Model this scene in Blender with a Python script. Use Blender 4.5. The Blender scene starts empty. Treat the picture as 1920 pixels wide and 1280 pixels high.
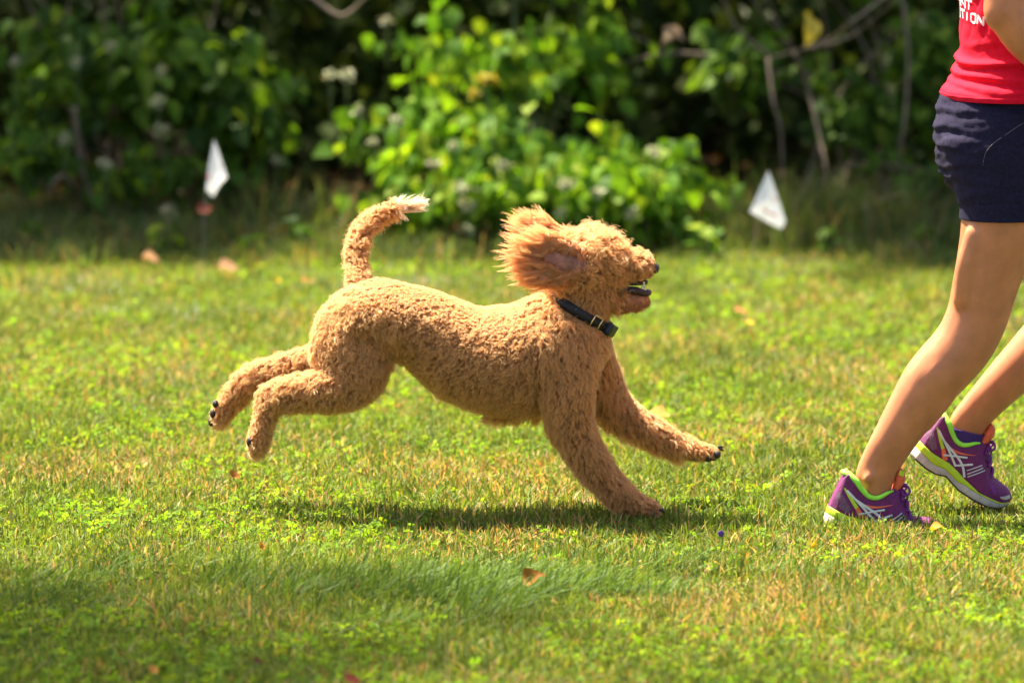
import bpy, math, random
import numpy as np
from mathutils import Vector, Matrix
from mathutils.bvhtree import BVHTree

rng = np.random.default_rng(7)
random.seed(7)
R = math.radians
SC = bpy.context.scene
COL = SC.collection

# ------------------------------------------------------------------ camera
CAM_D, CAM_H, LENS = 11.5, 1.72, 200.0
F = LENS / 36.0 * 1920.0
PITCH = math.atan(1280.0 / F)
cam = bpy.data.cameras.new("camera")
cam.lens = LENS
cam.sensor_width = 36.0
cam.clip_start, cam.clip_end = 0.1, 2000.0
cam.dof.use_dof = True
cam.dof.focus_distance = 11.4
cam.dof.aperture_fstop = 3.5
cam_o = bpy.data.objects.new("camera", cam)
COL.objects.link(cam_o)
cam_o.location = (0, -CAM_D, CAM_H)
cam_o.rotation_euler = (math.pi / 2 - PITCH, 0, 0)
SC.camera = cam_o

# ------------------------------------------------------------------ sky, sun, exposure
SUN_TO = Vector((0.44, -0.40, -1.0)).normalized()      # direction the light travels
SUN_FROM = -SUN_TO
sun_el = math.asin(SUN_FROM.z)
sun_az = math.atan2(SUN_FROM.x, SUN_FROM.y)             # clockwise from +Y
world = bpy.data.worlds.new("World")
SC.world = world
world.use_nodes = True
nt = world.node_tree
sky = nt.nodes.new("ShaderNodeTexSky")
sky.sky_type = 'NISHITA'
sky.sun_disc = False
sky.sun_elevation = sun_el
sky.sun_rotation = sun_az
sky.dust_density = 4.0
sky.ozone_density = 0.6
bg = nt.nodes["Background"]
bg.inputs[1].default_value = 0.066
nt.links.new(sky.outputs[0], bg.inputs[0])
sun = bpy.data.lights.new("sun", 'SUN')
sun.energy = 5.0
sun.angle = R(1.4)
sun.color = (1.0, 0.90, 0.73)
sun_o = bpy.data.objects.new("sun", sun)
COL.objects.link(sun_o)
sun_o.rotation_euler = SUN_TO.to_track_quat('-Z', 'Y').to_euler()
sun_o.location = (-6, 5, 10)
SC.view_settings.view_transform = 'Standard'
SC.view_settings.look = 'None'
SC.view_settings.gamma = 1.0
SC.view_settings.exposure = 2.25
SC.view_settings.use_curve_mapping = False
SC.cycles.use_denoising = True
SC.cycles_curves.shape = 'THICK'
SC.cycles.max_bounces = 8
SC.cycles.diffuse_bounces = 4
SC.cycles.transmission_bounces = 6
SC.cycles.transparent_max_bounces = 8
SC.cycles.sample_clamp_indirect = 6.0

# ------------------------------------------------------------------ helpers
CP, SP = math.cos(PITCH), math.sin(PITCH)
def W(px, py, Y=0.0):
    """point of the place that lies Y metres beyond the dog's line, read off the photograph"""
    a, b = (px - 960.0) / F, (640.0 - py) / F
    dy, dz = CP + SP * b, -SP + CP * b
    t = (Y + CAM_D) / dy
    return Vector((a * t, Y, CAM_H + dz * t))
def M(r_px, Y=0.0):
    return r_px * (Y + CAM_D) / F
def gy(py, z=0.0):
    """depth of the ground (height z) at image row py"""
    b = (640.0 - py) / F
    return (z - CAM_H) * (CP + SP * b) / (-SP + CP * b) - CAM_D

def tag(o, label=None, cat=None, group=None, kind=None):
    if label: o["label"] = label
    if cat: o["category"] = cat
    if group: o["group"] = group
    if kind: o["kind"] = kind
    return o
def empty(name, loc=(0, 0, 0), rz=0.0):
    o = bpy.data.objects.new(name, None)
    o.empty_display_size = 0.05
    o.location = loc
    o.rotation_euler = (0, 0, rz)
    COL.objects.link(o)
    return o
def link(name, me, mat=None, parent=None, smooth=True):
    o = bpy.data.objects.new(name, me)
    COL.objects.link(o)
    if mat is not None and not me.materials:
        me.materials.append(mat)
    if smooth and len(me.polygons):
        me.polygons.foreach_set("use_smooth", np.ones(len(me.polygons), dtype=bool))
    if parent is not None:
        o.parent = parent
        if parent.matrix_basis != Matrix():
            o.matrix_parent_inverse = parent.matrix_basis.inverted()
            if parent.parent is not None:
                o.matrix_parent_inverse = Matrix()
    return o
class MB:
    def __init__(s): s.v, s.f = [], []
    def add(s, vs, fs):
        k = len(s.v); s.v += [tuple(x) for x in vs]; s.f += [tuple(i + k for i in f) for f in fs]; return s
    def mesh(s, name="mesh"):
        me = bpy.data.meshes.new(name); me.from_pydata(s.v, [], s.f); me.update(); return me
    def build(s, name, mat, parent=None, smooth=True): return link(name, s.mesh(name), mat, parent, smooth)

def fast_mesh(name, verts, loops, starts, totals):
    me = bpy.data.meshes.new(name)
    me.vertices.add(len(verts)); me.vertices.foreach_set("co", np.asarray(verts, dtype=np.float32).ravel())
    me.loops.add(len(loops)); me.loops.foreach_set("vertex_index", np.asarray(loops, dtype=np.int32))
    me.polygons.add(len(starts)); me.polygons.foreach_set("loop_start", np.asarray(starts, dtype=np.int32))
    me.polygons.foreach_set("loop_total", np.asarray(totals, dtype=np.int32))
    me.update(calc_edges=True)
    return me
def rep_mesh(name, V, faces, colors=None):
    """V: (N, k, 3) copies of one small shape; faces: index tuples of one copy"""
    n, k, _ = V.shape
    lp = np.concatenate([np.array(f) for f in faces]); tt = np.array([len(f) for f in faces])
    loops = (lp[None, :] + (np.arange(n) * k)[:, None]).ravel()
    totals = np.tile(tt, n); starts = np.concatenate([[0], np.cumsum(totals)[:-1]])
    me = fast_mesh(name, V.reshape(-1, 3), loops, starts, totals)
    if colors is not None:
        at = me.color_attributes.new("col", 'FLOAT_COLOR', 'POINT')
        c = np.ones((n, k, 4), dtype=np.float32); c[:, :, :3] = colors[:, None, :] if colors.ndim == 2 else colors
        at.data.foreach_set("color", c.ravel())
    return me

def catmull(P, sub):
    P = [np.array(p, float) for p in P]
    out = []
    for i in range(len(P) - 1):
        p0, p1, p2, p3 = P[max(i - 1, 0)], P[i], P[i + 1], P[min(i + 2, len(P) - 1)]
        for k in range(sub):
            t = k / sub
            out.append(0.5 * ((2 * p1) + (-p0 + p2) * t + (2 * p0 - 5 * p1 + 4 * p2 - p3) * t * t + (-p0 + 3 * p1 - 3 * p2 + p3) * t ** 3))
    out.append(P[-1])
    return np.array(out)
def loft(mb, st, n=18, sub=4, cap=True, side=None):
    """st: stations (x,y,z,ra,rb): ra across in the plane seen from the side, rb along Y"""
    S = catmull(st, sub) if sub > 1 else np.array(st, float)
    C = S[:, :3]
    T = np.gradient(C, axis=0); T /= np.linalg.norm(T, axis=1)[:, None] + 1e-9
    rings = []
    ref = np.array(side if side is not None else (0, 1, 0), float)
    def ring(c, t, ra, rb):
        N = np.cross(t, ref); N /= np.linalg.norm(N) + 1e-9
        B = np.cross(N, t)
        a = np.arange(n) * 2 * math.pi / n
        return c + np.cos(a)[:, None] * N * ra + np.sin(a)[:, None] * B * rb
    if cap:
        for k in (0.95, 0.75, 0.4):
            r = min(S[0, 3], S[0, 4]); q = math.sqrt(1 - k * k)
            rings.append(ring(C[0] - T[0] * r * k, T[0], S[0, 3] * q, S[0, 4] * q))
    for i in range(len(S)): rings.append(ring(C[i], T[i], S[i, 3], S[i, 4]))
    if cap:
        for k in (0.4, 0.75, 0.95):
            r = min(S[-1, 3], S[-1, 4]); q = math.sqrt(1 - k * k)
            rings.append(ring(C[-1] + T[-1] * r * k, T[-1], S[-1, 3] * q, S[-1, 4] * q))
    vs = np.concatenate(rings); fs = []
    m = len(rings)
    for i in range(m - 1):
        for j in range(n):
            a, b = i * n + j, i * n + (j + 1) % n
            fs.append((a, b, b + n, a + n))
    fs.append(tuple(reversed(range(n)))); fs.append(tuple((m - 1) * n + j for j in range(n)))
    mb.add(vs, fs)
    return C, T, S[:, 3]
def tube(mb, pts, r, n=6, sub=3, cap=True):
    rr = r if hasattr(r, '__len__') else [r] * len(pts)
    P = [np.array((*p, q, q)) for p, q in zip(pts, rr)]
    S = catmull(P, sub) if len(P) > 1 and sub > 1 else np.array(P)
    C = S[:, :3]; T = np.gradient(C, axis=0); T /= np.linalg.norm(T, axis=1)[:, None] + 1e-9
    ref = np.array((0.13, 0.31, 0.94)) if abs(T[0][2]) < 0.8 else np.array((0.95, 0.2, 0.1))
    N = np.cross(T[0], ref); N /= np.linalg.norm(N)
    vs, fs = [], []
    for i in range(len(S)):
        N = N - T[i] * np.dot(N, T[i]); N /= np.linalg.norm(N) + 1e-9
        B = np.cross(T[i], N)
        a = np.arange(n) * 2 * math.pi / n
        vs += list(C[i] + S[i, 3] * (np.cos(a)[:, None] * N + np.sin(a)[:, None] * B))
    for i in range(len(S) - 1):
        for j in range(n):
            a, b = i * n + j, i * n + (j + 1) % n
            fs.append((a, b, b + n, a + n))
    if cap:
        fs.append(tuple(reversed(range(n)))); fs.append(tuple((len(S) - 1) * n + j for j in range(n)))
    mb.add(vs, fs)
def ellipsoid(mb, c, r, nu=12, nv=8, rot=None):
    vs, fs = [], []
    for i in range(nv + 1):
        p = math.pi * i / nv
        for j in range(nu):
            a = 2 * math.pi * j / nu
            v = Vector((r[0] * math.sin(p) * math.cos(a), r[1] * math.sin(p) * math.sin(a), r[2] * math.cos(p)))
            if rot is not None: v = rot @ v
            vs.append(Vector(c) + v)
    for i in range(nv):
        for j in range(nu):
            a, b = i * nu + j, i * nu + (j + 1) % nu
            fs.append((a, a + nu, b + nu, b))
    mb.add(vs, fs)
def remeshed(mb, voxel, smooth_it=6, factor=0.5, name="mesh"):
    me = mb.mesh(name)
    o = bpy.data.objects.new("tmp", me); COL.objects.link(o)
    m = o.modifiers.new("r", 'REMESH'); m.mode = 'VOXEL'; m.voxel_size = voxel
    s = o.modifiers.new("s", 'SMOOTH'); s.iterations = smooth_it; s.factor = factor
    dg = bpy.context.evaluated_depsgraph_get()
    out = bpy.data.meshes.new_from_object(o.evaluated_get(dg))
    bpy.data.objects.remove(o); out.name = name
    return out
def mesh_arrays(me):
    v = np.empty(len(me.vertices) * 3, np.float32); me.vertices.foreach_get("co", v); v = v.reshape(-1, 3)
    n = np.empty(len(me.vertices) * 3, np.float32); me.vertices.foreach_get("normal", n); n = n.reshape(-1, 3)
    return v, n
def sample_surface(me, N):
    me.calc_loop_triangles()
    t = np.empty(len(me.loop_triangles) * 3, np.int32); me.loop_triangles.foreach_get("vertices", t); t = t.reshape(-1, 3)
    v, n = mesh_arrays(me)
    a, b, c = v[t[:, 0]], v[t[:, 1]], v[t[:, 2]]
    ar = np.linalg.norm(np.cross(b - a, c - a), axis=1)
    k = rng.choice(len(t), N, p=ar / ar.sum())
    r1, r2 = np.sqrt(rng.random(N)), rng.random(N)
    w = np.stack([1 - r1, r1 * (1 - r2), r1 * r2], 1)[:, :, None]
    tri = t[k]
    p = (v[tri] * w).sum(1); q = (n[tri] * w).sum(1)
    q /= np.linalg.norm(q, axis=1)[:, None] + 1e-9
    return p, q

# value noise -----------------------------------------------------------
_NT = rng.random((256, 256))
GZ = -0.025
def vnoise(x, y):
    xi, yi = np.floor(x).astype(int), np.floor(y).astype(int)
    fx, fy = x - xi, y - yi
    fx, fy = fx * fx * (3 - 2 * fx), fy * fy * (3 - 2 * fy)
    g = lambda a, b: _NT[a & 255, b & 255]
    return (g(xi, yi) * (1 - fx) + g(xi + 1, yi) * fx) * (1 - fy) + (g(xi, yi + 1) * (1 - fx) + g(xi + 1, yi + 1) * fx) * fy
def fbm(x, y, o=3):
    s, a, t = 0, 1.0, 0
    for k in range(o):
        s = s + a * vnoise(x * 2 ** k + 17.3 * k, y * 2 ** k + 5.1 * k); t += a; a *= 0.55
    return s / t

# ------------------------------------------------------------------ materials
def new_mat(name):
    m = bpy.data.materials.new(name); m.use_nodes = True
    return m, m.node_tree, m.node_tree.nodes["Principled BSDF"]
def plain(name, col, rough=0.6, noise=0.0, scale=60.0, bump=0.0, bscale=200.0, spec=0.4, sss=0.0, metal=0.0, sheen=0.0):
    m, t, p = new_mat(name)
    p.inputs["Roughness"].default_value = rough
    p.inputs["Specular IOR Level"].default_value = spec
    p.inputs["Metallic"].default_value = metal
    if sheen: p.inputs["Sheen Weight"].default_value = sheen
    if sss:
        p.inputs["Subsurface Weight"].default_value = sss
        p.inputs["Subsurface Radius"].default_value = (0.012, 0.005, 0.003)
        p.inputs["Subsurface Scale"].default_value = 0.6
    tc = t.nodes.new("ShaderNodeTexCoord")
    if noise:
        nz = t.nodes.new("ShaderNodeTexNoise"); nz.inputs["Scale"].default_value = scale; nz.inputs["Detail"].default_value = 5
        t.links.new(tc.outputs["Object"], nz.inputs["Vector"])
        cr = t.nodes.new("ShaderNodeValToRGB")
        lo = [max(0, c * (1 - noise)) for c in col]; hi = [min(1, c * (1 + noise)) for c in col]
        cr.color_ramp.elements[0].color = (*lo, 1); cr.color_ramp.elements[1].color = (*hi, 1)
        cr.color_ramp.elements[0].position = 0.3; cr.color_ramp.elements[1].position = 0.7
        t.links.new(nz.outputs["Fac"], cr.inputs["Fac"]); t.links.new(cr.outputs[0], p.inputs["Base Color"])
    else:
        p.inputs["Base Color"].default_value = (*col, 1)
    if bump:
        nb = t.nodes.new("ShaderNodeTexNoise"); nb.inputs["Scale"].default_value = bscale; nb.inputs["Detail"].default_value = 4
        t.links.new(tc.outputs["Object"], nb.inputs["Vector"])
        bp = t.nodes.new("ShaderNodeBump"); bp.inputs["Strength"].default_value = bump; bp.inputs["Distance"].default_value = 0.002
        t.links.new(nb.outputs["Fac"], bp.inputs["Height"]); t.links.new(bp.outputs[0], p.inputs["Normal"])
    return m
def leafy(name, colnode, trans=0.45, gloss=0.06, rough=0.45, warm=(1.25, 1.15, 0.55)):
    """thin translucent tissue; colnode(tree) returns a colour socket"""
    m = bpy.data.materials.new(name); m.use_nodes = True
    t = m.node_tree; t.nodes.clear()
    out = t.nodes.new("ShaderNodeOutputMaterial")
    c = colnode(t)
    d = t.nodes.new("ShaderNodeBsdfDiffuse"); tr = t.nodes.new("ShaderNodeBsdfTranslucent")
    mul = t.nodes.new("ShaderNodeMix"); mul.data_type = 'RGBA'; mul.blend_type = 'MULTIPLY'; mul.inputs[0].default_value = 1.0
    mul.inputs[7].default_value = (*warm, 1)
    t.links.new(c, mul.inputs[6]); t.links.new(c, d.inputs[0]); t.links.new(mul.outputs[2], tr.inputs[0])
    mx = t.nodes.new("ShaderNodeMixShader"); mx.inputs[0].default_value = trans
    t.links.new(d.outputs[0], mx.inputs[1]); t.links.new(tr.outputs[0], mx.inputs[2])
    gl = t.nodes.new("ShaderNodeBsdfGlossy"); gl.inputs["Roughness"].default_value = rough
    m2 = t.nodes.new("ShaderNodeMixShader"); m2.inputs[0].default_value = gloss
    t.links.new(mx.outputs[0], m2.inputs[1]); t.links.new(gl.outputs[0], m2.inputs[2])
    t.links.new(m2.outputs[0], out.inputs[0])
    return m
def col_attr(t):
    a = t.nodes.new("ShaderNodeAttribute"); a.attribute_name = "col"
    return a.outputs["Color"]
def ramp_random(stops):
    def f(t):
        oi = t.nodes.new("ShaderNodeObjectInfo"); g = t.nodes.new("ShaderNodeNewGeometry")
        ad = t.nodes.new("ShaderNodeMath"); ad.operation = 'ADD'
        t.links.new(oi.outputs["Random"], ad.inputs[0]); t.links.new(g.outputs["Random Per Island"], ad.inputs[1])
        fr = t.nodes.new("ShaderNodeMath"); fr.operation = 'FRACT'; t.links.new(ad.outputs[0], fr.inputs[0])
        cr = t.nodes.new("ShaderNodeValToRGB")
        while len(cr.color_ramp.elements) < len(stops): cr.color_ramp.elements.new(0.5)
        for e, (p, c) in zip(cr.color_ramp.elements, stops): e.position = p; e.color = (*c, 1)
        t.links.new(fr.outputs[0], cr.inputs[0])
        tc = t.nodes.new("ShaderNodeTexCoord"); nz = t.nodes.new("ShaderNodeTexNoise"); nz.inputs["Scale"].default_value = 55
        t.links.new(tc.outputs["Object"], nz.inputs["Vector"])
        mr = t.nodes.new("ShaderNodeMapRange"); mr.inputs[3].default_value = 0.75; mr.inputs[4].default_value = 1.25
        t.links.new(nz.outputs["Fac"], mr.inputs[0])
        mul = t.nodes.new("ShaderNodeMix"); mul.data_type = 'RGBA'; mul.blend_type = 'MULTIPLY'; mul.inputs[0].default_value = 1.0
        t.links.new(cr.outputs[0], mul.inputs[6]); t.links.new(mr.outputs[0], mul.inputs[7])
        return mul.outputs[2]
    return f
def const(c):
    def f(t):
        n = t.nodes.new("ShaderNodeRGB"); n.outputs[0].default_value = (*c, 1); return n.outputs[0]
    return f

MT = {}
MT['grass'] = leafy("grass_blades", col_attr, 0.42, 0.02, 0.6)
MT['clover'] = leafy("clover_leaves", col_attr, 0.5, 0.008, 0.7)
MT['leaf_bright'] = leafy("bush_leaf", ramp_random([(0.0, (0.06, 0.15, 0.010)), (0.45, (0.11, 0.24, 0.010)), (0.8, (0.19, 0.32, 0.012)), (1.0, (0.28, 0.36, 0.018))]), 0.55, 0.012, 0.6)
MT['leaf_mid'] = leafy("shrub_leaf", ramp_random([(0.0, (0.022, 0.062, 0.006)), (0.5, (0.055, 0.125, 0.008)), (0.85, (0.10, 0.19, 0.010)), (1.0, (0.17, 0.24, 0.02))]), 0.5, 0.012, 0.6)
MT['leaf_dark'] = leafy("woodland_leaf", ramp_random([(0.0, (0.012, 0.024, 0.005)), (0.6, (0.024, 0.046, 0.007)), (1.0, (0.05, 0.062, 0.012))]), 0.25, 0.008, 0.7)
MT['bark'] = plain("bark", (0.10, 0.075, 0.055), 0.9, 0.4, 25, 0.6, 60)
MT['twig'] = plain("twig", (0.17, 0.125, 0.09), 0.9, 0.35, 30, 0.5, 80)
MT['stem'] = plain("green_stem", (0.07, 0.10, 0.03), 0.7, 0.3, 40)
MT['petal'] = leafy("pale_petal", ramp_random([(0.0, (0.26, 0.30, 0.15)), (0.6, (0.46, 0.46, 0.30)), (1.0, (0.25, 0.20, 0.11))]), 0.35, 0.03, 0.5, (1, 1, 0.9))
MT['gold'] = leafy("goldenrod_floret", ramp_random([(0.0, (0.40, 0.30, 0.02)), (1.0, (0.30, 0.28, 0.03))]), 0.35, 0.02)
MT['skin'] = plain("skin", (0.53, 0.195, 0.088), 0.36, 0.16, 22, 0.25, 420, 0.35, 0.12)
MT['shirt'] = plain("red_jersey", (0.66, 0.004, 0.026), 0.85, 0.10, 90, 0.35, 900, 0.15)
MT['shorts'] = plain("navy_jersey", (0.014, 0.011, 0.032), 0.9, 0.30, 160, 0.4, 900, 0.15)
MT['print'] = plain("white_print", (0.80, 0.74, 0.76), 0.7, 0.08, 300)
MT['hair'] = plain("brown_hair", (0.10, 0.05, 0.025), 0.5, 0.5, 120, 0.6, 200)
MT['purple'] = plain("purple_mesh", (0.145, 0.010, 0.095), 0.6, 0.30, 260, 0.6, 700)
MT['plum'] = plain("plum_mesh", (0.16, 0.07, 0.12), 0.7, 0.35, 320, 0.6, 800)
MT['violet_lace'] = plain("violet_lace", (0.17, 0.02, 0.19), 0.6, 0.25, 300, 0.5, 900)
MT['lime'] = plain("lime_foam", (0.46, 0.62, 0.02), 0.55, 0.10, 60, 0.2, 300)
MT['neon'] = plain("neon_green_lining", (0.32, 0.80, 0.06), 0.6, 0.10, 120)
MT['coral'] = plain("coral_fabric", (0.78, 0.14, 0.055), 0.65, 0.12, 150)
MT['silver'] = plain("silver_overlay", (0.62, 0.61, 0.60), 0.4, 0.08, 120, 0.1, 400)
MT['greysole'] = plain("grey_foam", (0.50, 0.43, 0.38), 0.7, 0.15, 80, 0.5, 160)
MT['outsole'] = plain("dark_rubber", (0.045, 0.04, 0.04), 0.8, 0.2, 80)
MT['sock'] = plain("purple_sock", (0.055, 0.02, 0.15), 0.9, 0.2, 260, 0.5, 700)
MT['nylon'] = plain("black_nylon", (0.010, 0.010, 0.011), 0.55, 0.25, 300, 0.4, 700)
MT['plastic'] = plain("black_plastic", (0.012, 0.014, 0.014), 0.35, 0.1, 60)
MT['brass'] = plain("brass", (0.75, 0.58, 0.28), 0.3, 0.1, 60, 0, 100, 0.5, 0, 1.0)
MT['nose'] = plain("dog_nose", (0.045, 0.03, 0.032), 0.35, 0.2, 200, 0.4, 500)
MT['gum'] = plain("dark_lip", (0.035, 0.018, 0.022), 0.3, 0.4, 200, 0.3, 400)
MT['mouth'] = plain("mouth_skin", (0.30, 0.10, 0.075), 0.45, 0.25, 90)
MT['tooth'] = plain("tooth", (0.75, 0.68, 0.48), 0.3, 0.05, 100)
MT['ear_skin'] = plain("ear_skin", (0.34, 0.13, 0.10), 0.6, 0.45, 70, 0.3, 200, 0.4, 0.1)
MT['pad'] = plain("paw_pad", (0.03, 0.022, 0.022), 0.6, 0.4, 150, 0.5, 300)
MT['flag'] = leafy("white_flag_film", const((0.86, 0.86, 0.88)), 0.5, 0.06, 0.35, (1, 1, 1))
MT['flag_red'] = plain("red_flag_print", (0.62, 0.16, 0.14), 0.6)
MT['wire'] = plain("flag_wire", (0.20, 0.20, 0.19), 0.5)
def fur_col(root, tip):  # roots darker than tips: shade deep in the coat is put into the colour
    def f(t):
        g = t.nodes.new("ShaderNodeHairInfo")
        cr = t.nodes.new("ShaderNodeValToRGB")
        cr.color_ramp.elements[0].color = (*root, 1); cr.color_ramp.elements[1].color = (*tip, 1)
        t.links.new(g.outputs["Intercept"], cr.inputs[0])
        mr = t.nodes.new("ShaderNodeMapRange"); mr.inputs[3].default_value = 0.72; mr.inputs[4].default_value = 1.22
        t.links.new(g.outputs["Random"], mr.inputs[0])
        mul = t.nodes.new("ShaderNodeMix"); mul.data_type = 'RGBA'; mul.blend_type = 'MULTIPLY'; mul.inputs[0].default_value = 1.0
        t.links.new(cr.outputs[0], mul.inputs[6]); t.links.new(mr.outputs[0], mul.inputs[7])
        return mul.outputs[2]
    return f
def add_forward(m, col, w):
    # hair passes light straight on: the coat glows where the sun stands behind it
    t = m.node_tree; out = next(n for n in t.nodes if n.type == 'OUTPUT_MATERIAL'); src = out.inputs[0].links[0].from_socket
    h = t.nodes.new("ShaderNodeBsdfHair"); h.component = 'Transmission'; h.inputs["Color"].default_value = (*col, 1)
    h.inputs["RoughnessU"].default_value = 0.35; h.inputs["RoughnessV"].default_value = 0.7
    mx = t.nodes.new("ShaderNodeMixShader"); mx.inputs[0].default_value = w
    t.links.new(src, mx.inputs[1]); t.links.new(h.outputs[0], mx.inputs[2]); t.links.new(mx.outputs[0], out.inputs[0])
MT['fur'] = leafy("apricot_fur", fur_col((0.53, 0.24, 0.070), (0.97, 0.63, 0.27)), 0.48, 0.07, 0.36, (1.1, 1.0, 0.85))
MT['ear_fur'] = leafy("ear_fur", fur_col((0.60, 0.22, 0.055), (0.94, 0.60, 0.28)), 0.52, 0.10, 0.38, (1.1, 0.95, 0.8))
add_forward(MT['fur'], (0.99, 0.83, 0.56), 0.38); add_forward(MT['ear_fur'], (0.98, 0.70, 0.38), 0.30)
MT['cream_fur'] = leafy("cream_fur", fur_col((0.80, 0.55, 0.28), (0.98, 0.88, 0.70)), 0.5, 0.06, 0.36, (1.1, 1.0, 0.9)); add_forward(MT['cream_fur'], (0.99, 0.92, 0.8), 0.35)
MT['undercoat'] = plain("undercoat", (0.56, 0.28, 0.10), 0.9, 0.25, 90, 0.6, 200, 0.1)

# ------------------------------------------------------------------ ground
def ground_mat():
    m, t, p = new_mat("turf_soil")
    tc = t.nodes.new("ShaderNodeTexCoord")
    n1 = t.nodes.new("ShaderNodeTexNoise"); n1.inputs["Scale"].default_value = 3.0; n1.inputs["Detail"].default_value = 8
    n2 = t.nodes.new("ShaderNodeTexNoise"); n2.inputs["Scale"].default_value = 90.0; n2.inputs["Detail"].default_value = 6
    t.links.new(tc.outputs["Object"], n1.inputs["Vector"]); t.links.new(tc.outputs["Object"], n2.inputs["Vector"])
    cr = t.nodes.new("ShaderNodeValToRGB")
    for e, (q, c) in zip([cr.color_ramp.elements[0], cr.color_ramp.elements[1], cr.color_ramp.elements.new(0.5)],
                         [(0.3, (0.022, 0.032, 0.008)), (0.75, (0.055, 0.048, 0.020)), (0.5, (0.035, 0.042, 0.012))]):
        e.position = q; e.color = (*c, 1)
    mx = t.nodes.new("ShaderNodeMath"); mx.operation = 'MULTIPLY_ADD'; mx.inputs[1].default_value = 0.5
    t.links.new(n1.outputs["Fac"], mx.inputs[0])
    m3 = t.nodes.new("ShaderNodeMath"); m3.operation = 'MULTIPLY'; m3.inputs[1].default_value = 0.5
    t.links.new(n2.outputs["Fac"], m3.inputs[0]); t.links.new(m3.outputs[0], mx.inputs[2])
    t.links.new(mx.outputs[0], cr.inputs[0]); t.links.new(cr.outputs[0], p.inputs["Base Color"])
    p.inputs["Roughness"].default_value = 0.95
    p.inputs["Specular IOR Level"].default_value = 0.0
    return m
MT['ground'] = ground_mat()
MB().add([(-300, -300, GZ), (300, -300, GZ), (300, 300, GZ), (-300, 300, GZ)], [(0, 1, 2, 3)]).build("ground", MT['ground'])["kind"] = "structure"
MT['litter'] = plain("woodland_soil", (0.022, 0.015, 0.009), 0.95, 0.5, 30, 0.8, 60, 0.0)
gb = MB(); N = 30
for i in range(N + 1):
    x = -8 + 16 * i / N
    e = 5.25 + 0.25 * math.sin(x * 1.7) + 0.12 * math.sin(x * 5.1)
    gb.v += [(x, e, GZ + 0.004), (x, e + 0.5, GZ + 0.03), (x, 14, 0.10)]
for i in range(N):
    for k in range(2):
        a = i * 3 + k; gb.f.append((a, a + 3, a + 4, a + 1))
gb.build("woodland_floor", MT['litter'])["kind"] = "structure"

# ------------------------------------------------------------------ lawn
def blades(n, X, Y, H, WD, colr, lean_dir=None, lean=0.5, seg=(0.0, 0.4, 0.75)):
    ang = rng.random(n) * 2 * math.pi
    ld = ang if lean_dir is None else lean_dir
    ln = np.abs(rng.normal(0, 1, n)) * lean
    face = rng.random(n) * 2 * math.pi
    wx, wy = np.cos(face), np.sin(face)
    V = np.zeros((n, 7, 3), np.float32)
    def pos(t):
        bend = ln * t ** 1.6
        k = H * t / np.sqrt(1 + ln * ln * t * t * 0.7)
        return X + np.cos(ld) * bend * H, Y + np.sin(ld) * bend * H, k
    for i, (t, w) in enumerate(zip(seg, (0.8, 1.0, 0.7))):
        x, y, z = pos(t)
        V[:, 2 * i] = np.stack([x - wx * WD * w, y - wy * WD * w, z], 1)
        V[:, 2 * i + 1] = np.stack([x + wx * WD * w, y + wy * WD * w, z], 1)
    x, y, z = pos(1.0); V[:, 6] = np.stack([x, y, z], 1)
    V[:, :2, 2] -= 0.004
    V[:, :, 2] += GZ
    return V
BF = [(0, 1, 3, 2), (2, 3, 5, 4), (4, 5, 6)]
G1 = np.array([0.058, 0.118, 0.016]); G2 = np.array([0.15, 0.22, 0.026]); G3 = np.array([0.29, 0.31, 0.045])
STRAW = np.array([0.50, 0.37, 0.17]); RUST = np.array([0.42, 0.20, 0.075])
def lawn_edge(X): return 5.25 + 0.22 * np.sin(X * 1.7) + 0.14 * np.sin(X * 5.1) + 0.10 * np.sin(X * 11.3 + 1)
def lawn_pts(n, dense):
    Y = rng.uniform(-2.7, 5.6, n)
    hw = 0.092 * (Y + CAM_D) + 0.22
    if dense: X = rng.uniform(-1, 1, n) * hw
    else:
        s = rng.choice([-1, 1], n); X = s * (hw + rng.random(n) * (3.4 - hw))
    keep = Y < lawn_edge(X) + rng.normal(0, 0.08, n)
    # a little thinner with distance
    keep &= rng.random(n) < np.clip(1.12 - 0.09 * (Y + 2.7), 0.45, 1)
    return X[keep], Y[keep]
def lawn_color(X, Y):
    n = len(X)
    dry = fbm(X * 2.3 + 3, Y * 1.7 + 9, 3)
    gr = fbm(X * 4.1 + 40, Y * 3.1 + 20, 3)
    r = rng.random(n)
    c = G1 * (1 - gr)[:, None] + G2 * gr[:, None]
    y = rng.random(n) < 0.35
    c[y] = c[y] * 0.4 + G3 * 0.6
    pdry = np.clip(0.17 + (dry - 0.5) * 1.0, 0.05, 0.38) * np.clip(1.10 - 0.11 * (Y + 0.5), 0.35, 1)
    d = r < pdry
    mixr = rng.random((n, 1))
    dc = STRAW * mixr + RUST * (1 - mixr)
    c[d] = dc[d]
    return c * rng.uniform(0.5, 1.35, (n, 1))
Xa, Ya = lawn_pts(365000, True)
Xb, Yb = lawn_pts(120000, False)
X = np.concatenate([Xa, Xb]); Y = np.concatenate([Ya, Yb]); n = len(X)
hgt = fbm(X * 3.0 + 70, Y * 2.2 + 11, 3)
H = 0.016 + 0.026 * hgt ** 1.3 + rng.random(n) * 0.016
tuft = fbm(X * 2.0 + 5, Y * 1.6 + 60, 2)
H *= np.where(tuft > 0.64, 1.35, 1.0)
H *= np.clip(1 + 0.22 * (Y - 4.6), 1, 1.5)
WD = rng.uniform(0.0010, 0.0022, n) * np.where(np.arange(n) >= len(Xa), 2.2, 1.0)
col = lawn_color(X, Y)
V = blades(n, X, Y, H, WD, col, lean=1.1)
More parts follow.
